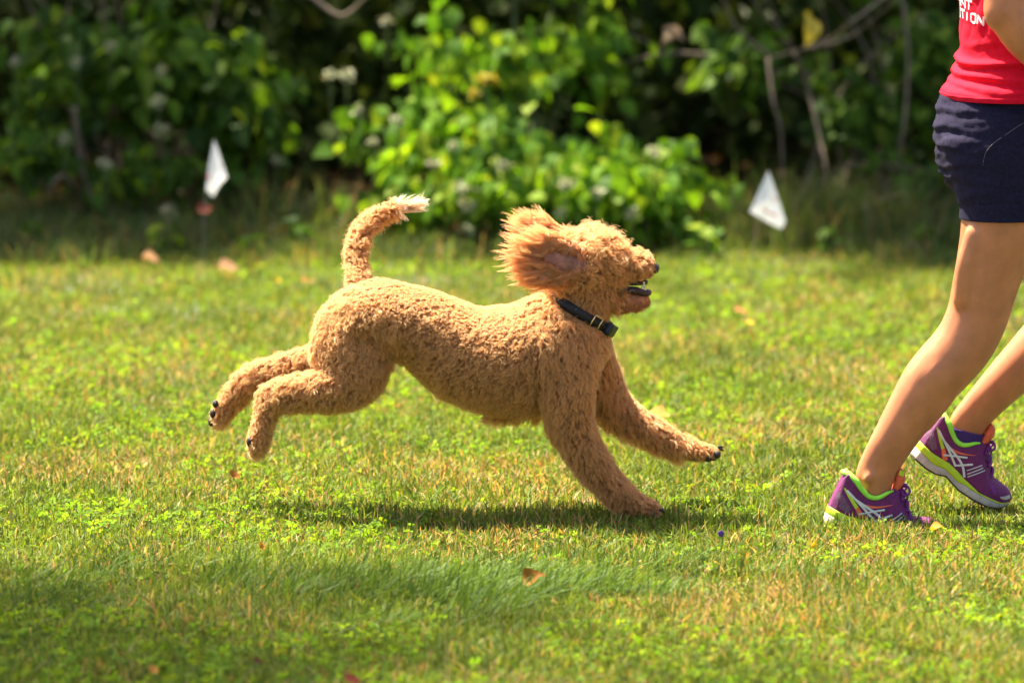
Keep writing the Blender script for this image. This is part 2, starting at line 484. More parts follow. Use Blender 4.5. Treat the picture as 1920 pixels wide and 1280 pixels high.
# long blades lying over in the foreground
m = 6500
Xl = rng.normal(-0.15, 0.42, m); Yl = rng.normal(-1.05, 0.16, m)
kp = fbm(Xl * 3 + 9, Yl * 4 + 2, 2) > 0.42
Xl, Yl = Xl[kp], Yl[kp]; m = len(Xl)
cl = (G1 * 0.7 + G2 * 0.3) * rng.uniform(0.7, 1.4, (m, 1))
Vl = blades(m, Xl, Yl, rng.uniform(0.05, 0.085, m), rng.uniform(0.0012, 0.0022, m), cl, lean_dir=rng.normal(0.2, 0.5, m), lean=1.3)
lawn = link("lawn_grass", rep_mesh("lawn_grass", np.concatenate([V, Vl]), BF, np.concatenate([col, cl])), MT['grass'], smooth=False)
tag(lawn, "short sunlit lawn grass with dry straw patches", "grass", kind="stuff")

# clover -------------------------------------------------------------------
def clover_mesh(n):
    Y = rng.uniform(-2.7, 4.8, n); hw = 0.092 * (Y + CAM_D) + 0.3
    X = rng.uniform(-1, 1, n) * hw
    msk = fbm(X * 2.6 + 31, Y * 1.9 + 77, 3)
    keep = (msk > 0.50) | (rng.random(n) < 0.10)
    keep &= rng.random(n) < np.clip(1.0 - 0.13 * (Y + 0.5), 0.2, 1)
    X, Y = X[keep], Y[keep]; n = len(X)
    z = GZ + 0.010 + 0.021 * rng.random(n)
    V = np.zeros((n, 3, 5, 3), np.float32)
    s = rng.uniform(0.0035, 0.0075, n)
    a0 = rng.random(n) * 6.283
    tx, ty = rng.normal(0, 0.45, n), rng.normal(-0.15, 0.45, n)
    for k in range(3):
        a = a0 + k * 2.094
        for j, (u, w, dz) in enumerate([(0.05, 0, 0), (0.85, -0.62, 0.10), (1.45, -0.40, 0.02), (1.45, 0.40, 0.02), (0.85, 0.62, 0.10)]):
            dx = s * (u * np.cos(a) - w * np.sin(a)); dy = s * (u * np.sin(a) + w * np.cos(a))
            V[:, k, j] = np.stack([X + dx, Y + dy, z + dx * tx + dy * ty + s * dz], 1)
    c = (np.array([0.125, 0.27, 0.020]) * rng.uniform(0.55, 1.25, (n, 1)) + np.array([0.10, 0.06, 0.0]) * rng.random((n, 1)))
    return rep_mesh("clover", V.reshape(n * 3, 5, 3), [(0, 1, 2, 3, 4)], np.repeat(c, 3, 0))
clover = link("clover", clover_mesh(66000), MT['clover'], smooth=False)
tag(clover, "bright green clover patches mixed into the lawn", "clover", kind="stuff")

# ------------------------------------------------------------------ leaves, bushes, wood
def leaf_shape(L=1.0, wid=0.36, fold=0.10, droop=0.25, lobed=0.0):
    """leaf along +X, face +Z; (k,3) verts and faces"""
    ts = [0.0, 0.16, 0.36, 0.58, 0.80, 1.0]; hw = [0.02, 0.86, 1.0, 0.78, 0.40, 0.0]
    vs, fs = [], []
    for t, h in zip(ts, hw):
        z = -droop * t * t
        vs += [(t, -wid * h, z + fold * h), (t, 0, z), (t, wid * h, z + fold * h)]
    vs = [v for i, v in enumerate(vs) if i not in (15, 17)]
    for i in range(4):
        a = i * 3
        fs += [(a, a + 3, a + 4, a + 1), (a + 1, a + 4, a + 5, a + 2)]
    fs += [(12, 15, 13), (13, 15, 14)]
    return np.array(vs, float), fs
LS = [leaf_shape(), leaf_shape(wid=0.44, fold=0.05, droop=0.35), leaf_shape(wid=0.30, fold=0.16, droop=0.15)]
LS.append((np.array([(0, 0, 0), (0.42, -0.40, 0.06), (0.42, 0, 0), (0.42, 0.40, 0.06), (1, 0, -0.2)], float), [(0, 1, 2), (0, 2, 3), (1, 4, 2), (2, 4, 3)]))
LEAFME = {}
def leaf_mesh(k, mat):
    key = (k, mat.name)
    if key not in LEAFME:
        v, f = LS[k]; me = bpy.data.meshes.new("leaf"); me.from_pydata(v.tolist(), [], f); me.materials.append(mat); me.update()
        me.polygons.foreach_set("use_smooth", np.ones(len(f), dtype=bool)); LEAFME[key] = me
    return LEAFME[key]
def leaf_frames(n, tilt_mean=0.75, tilt_sd=0.45, az=None):
    """rotation matrices (n,3,3): columns = leaf axis, side, normal; tips hang down by the tilt"""
    a = rng.random(n) * 2 * math.pi if az is None else az
    d = rng.normal(tilt_mean, tilt_sd, n)
    x = np.stack([np.cos(a) * np.cos(d), np.sin(a) * np.cos(d), -np.sin(d)], 1)
    up = np.stack([rng.normal(0, 0.35, n), rng.normal(0, 0.35, n), np.ones(n)], 1)
    y = np.cross(up, x); y /= np.linalg.norm(y, axis=1)[:, None] + 1e-9
    z = np.cross(x, y)
    return np.stack([x, y, z], 2)
def leaf_cloud(name, P, size, frames, mat, parent=None, shape=1):
    v, f = LS[shape]
    V = np.einsum('nij,kj->nki', frames, v) * size[:, None, None] + P[:, None, :]
    return link(name, rep_mesh(name, V, f), mat, parent)
def cloud_points(n, c, r, bias=0.5):
    d = rng.normal(0, 1, (n, 3)); d /= np.linalg.norm(d, axis=1)[:, None]
    rad = rng.random(n) ** bias
    rad *= 0.8 + 0.35 * np.sin(d[:, 0] * 5 + c[0]) * np.sin(d[:, 2] * 6 + c[1]) + 0.1 * np.sin(d[:, 1] * 9)
    return np.array(c) + d * rad[:, None] * np.array(r)

def bush(name, label, base, P, size, mat, n_obj, tilt=0.75, stems=9, stem_mat=None, group=None, flowers=(), az_out=True, cat="bush"):
    """P leaf positions; the n_obj leaves nearest the lawn are objects of their own"""
    root = empty(name, base); tag(root, label, cat, group)
    keep = P[:, 2] > 0.02
    P, size = P[keep], size[keep]
    c = np.array(base)
    az = np.arctan2(P[:, 1] - c[1] - 0.3, P[:, 0] - c[0]) + rng.normal(0, 0.9, len(P))
    fr = leaf_frames(len(P), tilt, 0.4, az)
    d = P[:, 1] + CAM_D
    px = 960 + P[:, 0] / d * F
    vis = (px > -80) & (px < 2000) & (P[:, 2] < 1.72 - 0.06 * d + 0.1)
    score = P[:, 1] + np.where(vis, 0, 50)
    order = np.argsort(score)
    own, rest = order[:n_obj], order[n_obj:]
    for i in own:
        o = bpy.data.objects.new("leaf", leaf_mesh(int(rng.integers(3)), mat))
        COL.objects.link(o); o.parent = root
        m4 = np.eye(4); m4[:3, :3] = fr[i] * size[i]; m4[:3, 3] = P[i] - c
        o.matrix_basis = Matrix(m4.tolist())
    if len(rest):
        f = leaf_cloud("foliage", P[rest], size[rest], fr[rest], mat, root); f["kind"] = "stuff"
    for k in range(stems):
        a = P[int(rng.integers(len(P)))]
        b0 = c + np.array([rng.normal(0, 0.12), rng.normal(0, 0.10) + 0.1, -0.02])
        mid = (a + b0) / 2 + np.array([rng.normal(0, 0.06), 0.05, 0.10])
        mb = MB(); tube(mb, [b0, mid, a], [0.008, 0.005, 0.002], 5, 4)
        mb.build("stem", stem_mat or MT['stem'], root)
    for (fx, fy, fY, r) in flowers:
        fc = np.array(W(fx, fy, fY)); rr = M(r, fY)
        nn = 46
        q = cloud_points(nn, fc, (rr, rr * 0.8, rr * 0.7), 0.6)
        fl = leaf_cloud("flower_cluster", q, rng.uniform(0.008, 0.016, nn), leaf_frames(nn, 0.0, 0.9), MT['petal'], root, 1)
        mb = MB(); tube(mb, [fc + np.array([0.0, 0.05, -0.15]), fc + np.array([0, 0.02, -0.05]), fc], [0.003, 0.003, 0.002], 5, 3)
        mb.build("flower_stem", MT['stem'], fl)
    return root
def px_points(blobs):
    out, sz = [], []
    for (x, y, Y, rx, ry, rY, n, s0, s1) in blobs:
        c = W(x, y, Y)
        n = int(n * 1.8); s0, s1 = s0 * 0.74, s1 * 0.80
        out.append(cloud_points(n, c, (M(rx, Y), rY, M(ry, Y)), 0.45)); sz.append(rng.uniform(s0, s1, n))
    return np.concatenate(out), np.concatenate(sz)

# sunlit bush in the middle
Pm, Sm = px_points([
    (1000, 330, 5.35, 330, 120, 0.30, 330, 0.055, 0.095),
    (850, 250, 5.45, 190, 110, 0.28, 150, 0.055, 0.095),
    (1180, 330, 5.35, 210, 120, 0.28, 190, 0.055, 0.09),
    (900, 110, 5.60, 210, 110, 0.28, 150, 0.05, 0.085),
    (1100, 80, 5.75, 150, 120, 0.28, 90, 0.05, 0.085),
    (760, 380, 5.35, 120, 60, 0.2, 60, 0.055, 0.09),
    (1250, 420, 5.30, 130, 50, 0.2, 50, 0.05, 0.08),
    (660, 250, 5.45, 45, 60, 0.12, 12, 0.06, 0.09),
    (880, 350, 5.10, 170, 70, 0.12, 70, 0.055, 0.085), (1150, 350, 5.10, 190, 80, 0.12, 80, 0.055, 0.085),
    (1000, -150, 5.9, 360, 160, 0.4, 220, 0.06, 0.10)])
bush("leafy_bush", "tall sunlit bush of bright green pointed leaves and small white flowers behind the dog",
     W(1010, 470, 5.55) * Vector((1, 1, 0)), Pm, Sm, MT['leaf_bright'], 300, 0.85, 14,
     flowers=[(650, 140, 5.35, 24), (620, 140, 5.4, 14), (676, 207, 5.3, 17), (725, 40, 5.5, 16), (868, 352, 5.0, 24), (880, 385, 5.0, 26),
              (876, 430, 4.98, 18), (1062, 342, 5.0, 26), (1052, 398, 5.02, 12), (1120, 360, 5.0, 18), (945, 310, 5.05, 14), (1228, 285, 5.0, 18),
              (810, 305, 5.05, 13), (1185, 400, 4.98, 18), (700, 265, 5.1, 13), (745, 225, 5.15, 16), (850, 275, 5.1, 10)])
# goldenrod in that bush
gr = empty("goldenrod", W(915, 470, 5.1) * Vector((1, 1, 0))); tag(gr, "yellow goldenrod plume rising out of the sunlit bush", "flower")
c0 = W(908, 155, 5.1)
P = np.concatenate([cloud_points(120, W(915, 148, 5.1), (M(36), 0.03, M(16)), 0.6), cloud_points(50, W(890, 175, 5.1), (M(14), 0.03, M(12)), 0.6)])
leaf_cloud("plume", P, rng.uniform(0.008, 0.018, len(P)), leaf_frames(len(P), 0, 0.9), MT['gold'], gr, 1)
mb = MB(); tube(mb, [W(940, 470, 5.1), W(930, 320, 5.1), c0], [0.004, 0.0035, 0.002], 5, 4); mb.build("stem", MT['stem'], gr)

# dimmer bush on the left
Pl, Sl = px_points([
    (330, 130, 5.9, 240, 140, 0.35, 210, 0.07, 0.115),
    (120, 110, 6.0, 170, 150, 0.35, 110, 0.06, 0.10),
    (450, 200, 5.85, 110, 130, 0.3, 70, 0.08, 0.12),
    (60, 280, 5.75, 100, 90, 0.25, 60, 0.06, 0.10),
    (300, 320, 5.7, 230, 60, 0.25, 70, 0.06, 0.10),
    (200, -180, 6.2, 420, 170, 0.4, 230, 0.07, 0.11)])
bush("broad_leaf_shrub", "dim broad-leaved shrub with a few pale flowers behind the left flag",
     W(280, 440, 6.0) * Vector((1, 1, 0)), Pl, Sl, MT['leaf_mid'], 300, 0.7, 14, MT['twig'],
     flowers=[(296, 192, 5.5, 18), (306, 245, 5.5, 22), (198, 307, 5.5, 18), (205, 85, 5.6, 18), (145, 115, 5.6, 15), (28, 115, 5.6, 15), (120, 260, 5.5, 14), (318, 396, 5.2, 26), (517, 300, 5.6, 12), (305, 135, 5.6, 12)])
# thin dark thicket on the right
Pr, Sr = px_points([
    (1390, 110, 6.1, 130, 90, 0.3, 60, 0.06, 0.10),
    (1620, 210, 6.0, 150, 120, 0.3, 120, 0.05, 0.085),
    (1750, 90, 6.0, 110, 110, 0.3, 80, 0.05, 0.09),
    (1740, 340, 5.8, 90, 70, 0.25, 60, 0.06, 0.095),
    (1900, 250, 6.0, 150, 200, 0.3, 90, 0.05, 0.09),
    (1560, -150, 6.3, 380, 150, 0.4, 200, 0.06, 0.10)])
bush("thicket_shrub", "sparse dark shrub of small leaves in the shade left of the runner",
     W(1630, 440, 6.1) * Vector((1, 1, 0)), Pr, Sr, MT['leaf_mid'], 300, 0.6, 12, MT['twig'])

# bare branches on the right and left, one plant each
def branches(name, label, lines, Y, mat, r=0.007, group=None):
    root = empty(name, W(lines[0][0][0], 470, Y) * Vector((1, 1, 0))); tag(root, label, "branch", group)
    for ln in lines:
        mb = MB(); pts = [np.array(W(x, y, Y + rng.normal(0, 0.06))) for x, y in ln]
        tube(mb, pts, np.linspace(r * 1.2, r * 0.5, len(pts)), 6, 5); mb.build("branch", mat, root)
    return root
br = branches("bare_branch", "bare arching branch with forked twigs above the right flag", [
    [(1690, -30), (1600, 40), (1540, 80), (1445, 108)], [(1445, 108), (1380, 50), (1350, -20)], [(1520, 90), (1600, 65), (1690, -10)],
    [(1490, 100), (1515, 170), (1535, 250), (1550, 330), (1555, 480)], [(1440, 110), (1450, 190), (1465, 260), (1470, 470)]], 5.75, MT['twig'], 0.005)
yl = W(1524, 34, 5.7)
o = leaf_cloud("yellow_leaf", np.array([yl, yl + Vector((-0.01, 0.01, 0.02))]), np.array([0.085, 0.07]), leaf_frames(2, 1.2, 0.1, np.array([-1.6, -2.2])), leafy("yellow_leaf", const((0.62, 0.50, 0.06)), 0.45), br)
o["label"] = "large bright yellow leaf hanging from the branch"
branches("vertical_vine", "upright thin vine stem hanging beside the runner's shorts", [
    [(1688, -30), (1700, 60), (1702, 150), (1692, 260), (1670, 380), (1640, 480)]], 5.8, MT['twig'], 0.005)
lg = branches("fallen_branch", "pale dead branch lying level behind the sunlit bush", [
    [(1330, 105), (1260, 100), (1190, 112), (1120, 130)], [(1240, 103), (1215, 80), (1160, 60)]], 5.9, MT['twig'], 0.006)
o = leaf_cloud("dead_leaf", np.array([W(1245, 52, 5.85), W(1275, 58, 5.85)]), np.array([0.075, 0.075]), leaf_frames(2, 0.3, 0.1, np.array([-0.4, -2.8])), leafy("dead_leaf", const((0.42, 0.26, 0.13)), 0.3), lg)
o["label"] = "dry tan leaf caught on the branch"
branches("dry_stalk", "pale dry grass stalk leaning in the shade right of the right flag", [[(1600, 400), (1650, 375), (1700, 360)]], 5.45, plain("straw_stalk", (0.30, 0.24, 0.12), 0.9), 0.006)
branches("broken_stick", "tan stick lying at the lawn edge below the right flag", [[(1310, 470), (1345, 485), (1375, 497)]], 5.2, plain("pale_stick", (0.36, 0.23, 0.13), 0.9, 0.2), 0.008)
branches("leaning_twig", "thin grey twig leaning in the shade behind the left flag", [
    [(140, 200), (150, 300), (175, 380)], [(165, 390), (120, 330), (90, 360)], [(580, -10), (640, 30), (690, -10)]], 5.6, MT['twig'], 0.007)
branches("low_twig", "pale twig leaning at the lawn edge beside the runner's thigh", [[(1710, 455), (1745, 490), (1785, 525)]], 5.0, plain("grey_twig", (0.22, 0.17, 0.10), 0.9), 0.005)

# tall unmown grass at the foot of the hedge
def tall_grass(name, label, spots):
    Vs, cs = [], []
    for (x, y, Y, wx, n, h) in spots:
        c = W(x, y, Y)
        X = rng.normal(c.x, wx, n); YY = rng.normal(Y, 0.12, n)
        cc = (np.array([0.075, 0.115, 0.028]) * rng.uniform(0.6, 1.6, (n, 1))); dd = rng.random(n) < 0.22; cc[dd] = np.array([0.20, 0.15, 0.07]) * rng.uniform(0.6, 1.2, (dd.sum(), 1))
        Vs.append(blades(n, X, YY, h * rng.uniform(0.5, 1.1, n), rng.uniform(0.002, 0.004, n), cc, lean=0.55)); cs.append(cc)
    o = link(name, rep_mesh(name, np.concatenate(Vs), BF, np.concatenate(cs)), MT['grass'], smooth=False)
    return tag(o, label, "grass", kind="stuff")
tall_grass("tall_grass", "unmown dark grass along the foot of the hedge",
           [(1550, 480, 5.45, 0.16, 420, 0.26), (1650, 480, 5.5, 0.14, 260, 0.20), (1480, 490, 5.4, 0.12, 220, 0.16), (520, 450, 5.6, 0.10, 220, 0.22), (440, 450, 5.6, 0.14, 220, 0.15),
            (150, 440, 5.6, 0.25, 420, 0.12), (330, 450, 5.55, 0.25, 320, 0.10), (620, 460, 5.6, 0.1, 160, 0.12), (1800, 500, 5.3, 0.2, 320, 0.14), (1330, 500, 5.4, 0.1, 160, 0.12), (1000, 470, 5.7, 0.6, 500, 0.14), (100, 430, 5.45, 0.35, 900, 0.11), (120, 410, 5.8, 0.4, 1400, 0.15), (480, 410, 5.8, 0.25, 700, 0.14), (1700, 410, 5.8, 0.4, 1200, 0.15), (380, 430, 5.45, 0.3, 800, 0.10), (620, 440, 5.4, 0.2, 400, 0.10), (1700, 470, 5.35, 0.3, 800, 0.13), (1400, 470, 5.35, 0.2, 500, 0.12), (-200, 430, 5.5, 0.4, 500, 0.12), (2050, 450, 5.5, 0.3, 500, 0.14)] + [(rng.uniform(-100, 2020), 470, rng.uniform(4.85, 5.2), rng.uniform(0.03, 0.10), int(rng.integers(40, 120)), rng.uniform(0.05, 0.11)) for k in range(34)])

def weed(label, x, Y, h, n, L, mat):
    c = W(x, 470, Y); c.z = GZ
    root = empty("weed", c); tag(root, label, "weed", "weeds at the lawn edge")
    for k in range(n):
        a = rng.random() * 6.283; t = rng.uniform(0.25, 1.0); d = np.array([math.cos(a), math.sin(a), 0])
        p = np.array(c) + np.array([0, 0, h * t]) + d * 0.03 * (1 - t)
        mb = MB(); tube(mb, [np.array(c) + d * 0.004, (np.array(c) + p) / 2 + d * 0.01, p], [0.002, 0.0016, 0.001], 5, 2); st = mb.build("leaf_stem", MT['stem'], root)
        o = bpy.data.objects.new("leaf", leaf_mesh(int(rng.integers(3)), mat)); COL.objects.link(o); o.parent = root
        fr = leaf_frames(1, 0.25, 0.35, np.array([a]))[0]; m4 = np.eye(4); m4[:3, :3] = fr * L * rng.uniform(0.7, 1.2); m4[:3, 3] = p - np.array(c)
        o.matrix_basis = Matrix(m4.tolist())
for a in (("low green weed with yellowish leaves under the left shrub, left of the flag", 310, 5.15, 0.10, 14, 0.055, MT['leaf_bright']),
          ("weed at the far left end of the lawn edge", 60, 5.2, 0.10, 12, 0.05, MT['leaf_mid']),
          ("weed clump at the dark gap between the two bushes", 560, 5.15, 0.12, 14, 0.05, MT['leaf_mid']),
          ("small weed just right of the left flag", 470, 5.05, 0.07, 9, 0.045, MT['leaf_mid']),
          ("weed at the right foot of the sunlit bush", 1320, 5.0, 0.10, 13, 0.05, MT['leaf_bright']),
          ("weed in the tall grass right of the right flag", 1560, 5.1, 0.10, 12, 0.045, MT['leaf_mid']),
          ("weed at the lawn edge beside the runner's thigh", 1735, 5.1, 0.12, 14, 0.05, MT['leaf_mid'])): weed(*a)

# the wood behind: one dark mass
n = 80000
P = np.stack([rng.uniform(-6.5, 6.5, n), 6.6 + 4.0 * rng.random(n) ** 0.8, np.where(rng.random(n) < 0.55, rng.random(n) * 1.0, rng.random(n) ** 0.9 * 3.6)], 1)
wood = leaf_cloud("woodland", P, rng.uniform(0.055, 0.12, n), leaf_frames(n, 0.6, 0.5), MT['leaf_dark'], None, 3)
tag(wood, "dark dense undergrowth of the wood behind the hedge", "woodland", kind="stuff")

n = 9000
P = np.stack([rng.uniform(-6, 6, n), 5.35 + 2.6 * rng.random(n) ** 1.4, np.zeros(n)], 1)
P[:, 2] = GZ + 0.015 + np.clip(P[:, 1] - 5.5, 0, 1) * 0.02 + rng.random(n) * 0.025
lit = leaf_cloud("leaf_litter", P, rng.uniform(0.03, 0.07, n), leaf_frames(n, 0.0, 0.35), leafy("leaf_litter", ramp_random([(0.0, (0.035, 0.020, 0.010)), (0.6, (0.09, 0.045, 0.018)), (0.95, (0.22, 0.11, 0.03)), (1.0, (0.30, 0.17, 0.05))]), 0.15, 0.01, 0.7), None, 3)
tag(lit, "brown leaf litter on the ground under the hedge", "leaf litter", kind="stuff")

# trees standing outside the picture whose crowns shade the hedge and the near lawn
def shade_tree(label, base, crown, r, n, lean=(0, 0)):
    root = empty("shade_tree", base); tag(root, label, "tree", "trees outside the frame that shade the lawn")
    b = np.array(base); c = np.array(crown)
    mb = MB(); tube(mb, [b - [0, 0, 0.1], b + (c - b) * [0.25, 0.25, 0.5], c], [0.13, 0.10, 0.04], 10, 5); mb.build("trunk", MT['bark'], root)
    for k in range(6):
        e = cloud_points(1, c, np.array(r) * 0.8, 0.3)[0]
        mb = MB(); tube(mb, [b + (c - b) * [0.3, 0.3, 0.55], (c + e) / 2 - [0, 0, 0.2], e], [0.05, 0.03, 0.01], 6, 4); mb.build("limb", MT['bark'], root)
    P = cloud_points(n, c, r, 0.42)
    f = leaf_cloud("crown", P, rng.uniform(0.09, 0.15, n), leaf_frames(n, 0.4, 0.5), MT['leaf_mid'], root, 3); f["kind"] = "stuff"
shade_tree("left tree whose crown shades the near left corner of the lawn", (-6.6, 2.6, 0), (-5.6, 1.85, 9.0), (2.3, 1.35, 1.2), 2600)
shade_tree("rear left tree whose crown shades the dim shrub", (-5.2, 9.3, 0), (-4.15, 7.35, 5.2), (1.4, 0.65, 0.6), 2800)
shade_tree("rear middle tree whose crown shades the thicket", (-0.6, 10.2, 0), (-0.5, 7.1, 5.2), (1.0, 1.0, 0.9), 3400)
shade_tree("rear right tree standing in the wood", (3.2, 10.4, 0), (2.6, 8.2, 5.2), (1.6, 1.3, 1.0), 3000)

# ------------------------------------------------------------------ boundary flags
def flag(label, poly, Y, ridge, marks, stem, ground_y):
    base = W(stem[0][0], stem[0][1], Y); base.z = 0
    root = empty("marker_flag", base); tag(root, label, "flag", "white boundary flags along the hedge")
    mb = MB()
    n = len(poly); pts = []
    for (x, y, d) in poly: pts.append(W(x, y, Y + d))
    th = 0.0012
    vs = [p + Vector((0, -th, 0)) for p in pts] + [p + Vector((0, th, 0)) for p in pts]
    c = Vector((0, 0, 0))
    rp = W(*ridge[:2], Y + ridge[2]); vs += [rp + Vector((0, -th, 0)), rp + Vector((0, th, 0))]
    fs = []
    for i in range(n):
        j = (i + 1) % n
        fs += [(i, j, 2 * n), (j + n, i + n, 2 * n + 1), (i, i + n, j + n, j)]
    mb.add(vs, fs); fl = mb.build("pennant", MT['flag'], root, False)
    bv = BVHTree.FromPolygons(vs, [f for f in fs])
    for strip in marks:
        m2 = MB(); v2 = []
        for (x, y, hw) in strip:
            for s in (-hw, hw):
                p = W(x, y + s, Y); co = bv.ray_cast(cam_o.location, (p - cam_o.location).normalized())[0]
                v2.append((co if co else p) + Vector((0, -0.0025, 0)))
        m2.add(v2, [(2 * i, 2 * i + 2, 2 * i + 3, 2 * i + 1) for i in range(len(strip) - 1)])
        m2.build("red_print", MT['flag_red'], fl, False)
    mb = MB(); pp = [np.array(W(x, y, Y)) for x, y in stem]; pp[0][2] = GZ - 0.03
    tube(mb, pp, 0.0011, 6, 3); mb.build("wire_stem", MT['wire'], root)
flag("white pennant flag on a wire left of the dog's tail",
     [(401, 261, 0.0), (392, 310, -0.006), (386, 355, -0.012), (399, 370, -0.004), (413, 346, 0.012), (426, 332, 0.016), (414, 296, 0.008)], 4.55, (403, 325, -0.016),
     [[(388.5, 325, 1), (390.5, 332, 5), (393, 336, 2)], [(413, 305, 1), (415, 310, 3), (416.5, 313, 1)]],
     [(380, 462), (382, 420), (388, 352), (401, 264)], 470)
flag("tilted white pennant flag on a wire right of the sunlit bush",
     [(1441, 320, 0.0), (1424, 358, -0.004), (1406, 397, -0.010), (1436, 415, -0.004), (1465, 430, 0.010), (1473, 415, 0.014), (1458, 368, 0.006)], 4.55, (1437, 372, -0.016),
     [[(1430, 391, 1), (1434, 394, 3), (1440, 398, 1), (1446, 401, 2), (1452, 403, 2.5), (1456, 404, 1)], [(1447, 371, 0.8), (1455, 374, 1.2), (1460, 377, 1.5)], [(1451, 351, 0.6), (1454, 354, 1.5)]],
     [(1409, 520), (1413, 470), (1424, 405), (1441, 323)], 500)

# ------------------------------------------------------------------ the dog
DY = 0.0
dog = empty("dog", (W(900, 700, 0).x, 0, 0))
tag(dog, "curly apricot poodle-type dog leaping to the right with ears and tail flying", "dog")
SK = []          # skeleton samples: tag, pos, tangent, radius
body = MB()
INS = 9.0        # the coat stands this many photo pixels proud of the skin
def part(tagname, pts, n=18):
    """pts: (px, py, Y, r_px, [rY_px])"""
    st = []
    for p in pts:
        c = W(p[0], p[1], p[2]); ra = M(max(p[3] - INS, 4), p[2]); rb = M(max((p[4] if len(p) > 4 else p[3]) - INS, 4), p[2])
        st.append((*c, ra, rb))
    C, T, r = loft(body, st, n, 4)
    for c, t, q in zip(C, T, r): SK.append((tagname, c, t, q))
# trunk, from the chest back to the rump
part('body', [(1085, 640, 0, 62, 92), (1050, 655, 0, 96, 112), (1000, 668, 0, 112, 122), (950, 672, 0, 108, 124), (900, 668, 0, 102, 122), (850, 648, 0, 92, 116), (800, 616, 0, 80, 108),
              (750, 600, 0, 76, 106), (700, 592, 0, 76, 108), (655, 600, 0, 62, 100), (632, 612, 0, 44, 76)], 24)
part('belly', [(1010, 735, 0, 44, 70), (950, 735, 0, 48, 76), (890, 715, 0, 46, 74), (845, 690, 0, 36, 64)])
part('neck', [(1010, 625, 0, 78, 88), (1050, 600, 0, 72, 80), (1085, 572, 0, 64, 70), (1105, 545, 0, 62, 68)])
part('head', [(1080, 518, 0, 58, 68), (1102, 498, 0, 68, 78), (1118, 492, 0, 62, 72), (1126, 494, 0, 54, 62)])
part('head', [(1095, 555, 0, 46, 58), (1120, 552, 0, 46, 58), (1136, 556, 0, 38, 46)])
part('muzzle', [(1140, 510, 0, 29, 38), (1164, 514, 0, 23, 31), (1186, 500, 0, 33, 36), (1202, 498, 0, 33, 36), (1206, 499, 0, 28, 32)])
part('jaw', [(1140, 564, 0, 30, 37), (1170, 565, 0, 28, 31), (1190, 566, 0, 26, 28), (1202, 565, 0, 21, 23)])
# far and near hind legs
for nm, Y0, pts in (('hind', -0.085, [(668, 615, 76, 52), (660, 660, 80, 54), (650, 705, 66, 50), (620, 727, 47, 42), (575, 732, 37, 36), (530, 738, 33, 32), (506, 748, 30, 29)]),
                    ('hind', 0.085, [(660, 610, 66, 50), (640, 650, 52, 46), (600, 674, 36, 36), (545, 686, 29, 30), (495, 700, 30, 30), (466, 714, 31, 31)])):
    part(nm, [(x, y, Y0 * min(1, 0.55 + 0.15 * k), r, q) for k, (x, y, r, q) in enumerate(pts)])
part('foot', [(506, 742, -0.085, 30), (498, 775, -0.085, 27), (490, 810, -0.085, 25), (484, 836, -0.085, 23, 26), (481, 845, -0.085, 17, 22)])
part('foot', [(468, 712, 0.085, 31), (444, 738, 0.085, 29), (424, 765, 0.085, 25), (411, 785, 0.085, 21, 26), (408, 790, 0.085, 15, 22)])
# front legs
part('fore', [(1050, 630, -0.055, 66, 48), (1058, 690, -0.075, 66, 50), (1062, 745, -0.085, 54, 48), (1072, 795, -0.085, 43, 42), (1098, 848, -0.082, 37, 38), (1130, 892, -0.08, 33, 34), (1160, 925, -0.078, 30, 32)])
part('foot', [(1158, 926, -0.078, 28, 30), (1188, 941, -0.078, 25, 30), (1214, 949, -0.078, 21, 29), (1228, 953, -0.078, 15, 22)])
part('fore', [(1085, 640, 0.055, 58, 46), (1112, 700, 0.075, 52, 46), (1140, 752, 0.085, 44, 42), (1182, 785, 0.085, 35, 36), (1228, 812, 0.085, 30, 31), (1270, 833, 0.085, 27, 28)])
part('foot', [(1268, 832, 0.085, 25, 28), (1300, 842, 0.085, 22, 28), (1328, 846, 0.085, 18, 27), (1338, 846, 0.085, 13, 20)])
part('tail', [(680, 548, 0.0, 26), (672, 515, 0.03, 22), (669, 475, 0.06, 22), (675, 440, 0.085, 22), (695, 413, 0.105, 20), (726, 397, 0.12, 19), (758, 388, 0.13, 17), (780, 383, 0.135, 12)])
dog_me = remeshed(body, 0.006, 7, 0.5, "dog_body")
dbody = link("body", dog_me, MT['undercoat'], dog)
dog_bvh = BVHTree.FromPolygons([v.co[:] for v in dog_me.vertices], [p.vertices[:] for p in dog_me.polygons])

SKP = np.array([s[1] for s in SK]); SKT = np.array([s[2] for s in SK]); SKR = np.array([s[3] for s in SK]); SKN = np.array([s[0] for s in SK])
def hair_object(name, P, rad_root, rad_tip, mat, parent):
    """P: (n, k, 3) strand points -> one curves object"""
    n, k, _ = P.shape
    hc = bpy.data.hair_curves.new(name)
    hc.add_curves([k] * n)
    hc.points.foreach_set("position", P.astype(np.float32).ravel())
    r = np.linspace(rad_root, rad_tip, k)[None, :].repeat(n, 0).astype(np.float32)
    at = hc.attributes.get("radius") or hc.attributes.new("radius", 'FLOAT', 'POINT')
    at.data.foreach_set("value", r.ravel())
    hc.materials.append(mat)
    o = bpy.data.objects.new(name, hc); COL.objects.link(o); o.parent = parent
    if parent is not None and parent.parent is None:
        o.matrix_parent_inverse = parent.matrix_basis.inverted()
    return o
def nrm(a): return a / (np.linalg.norm(a, axis=-1, keepdims=True) + 1e-9)
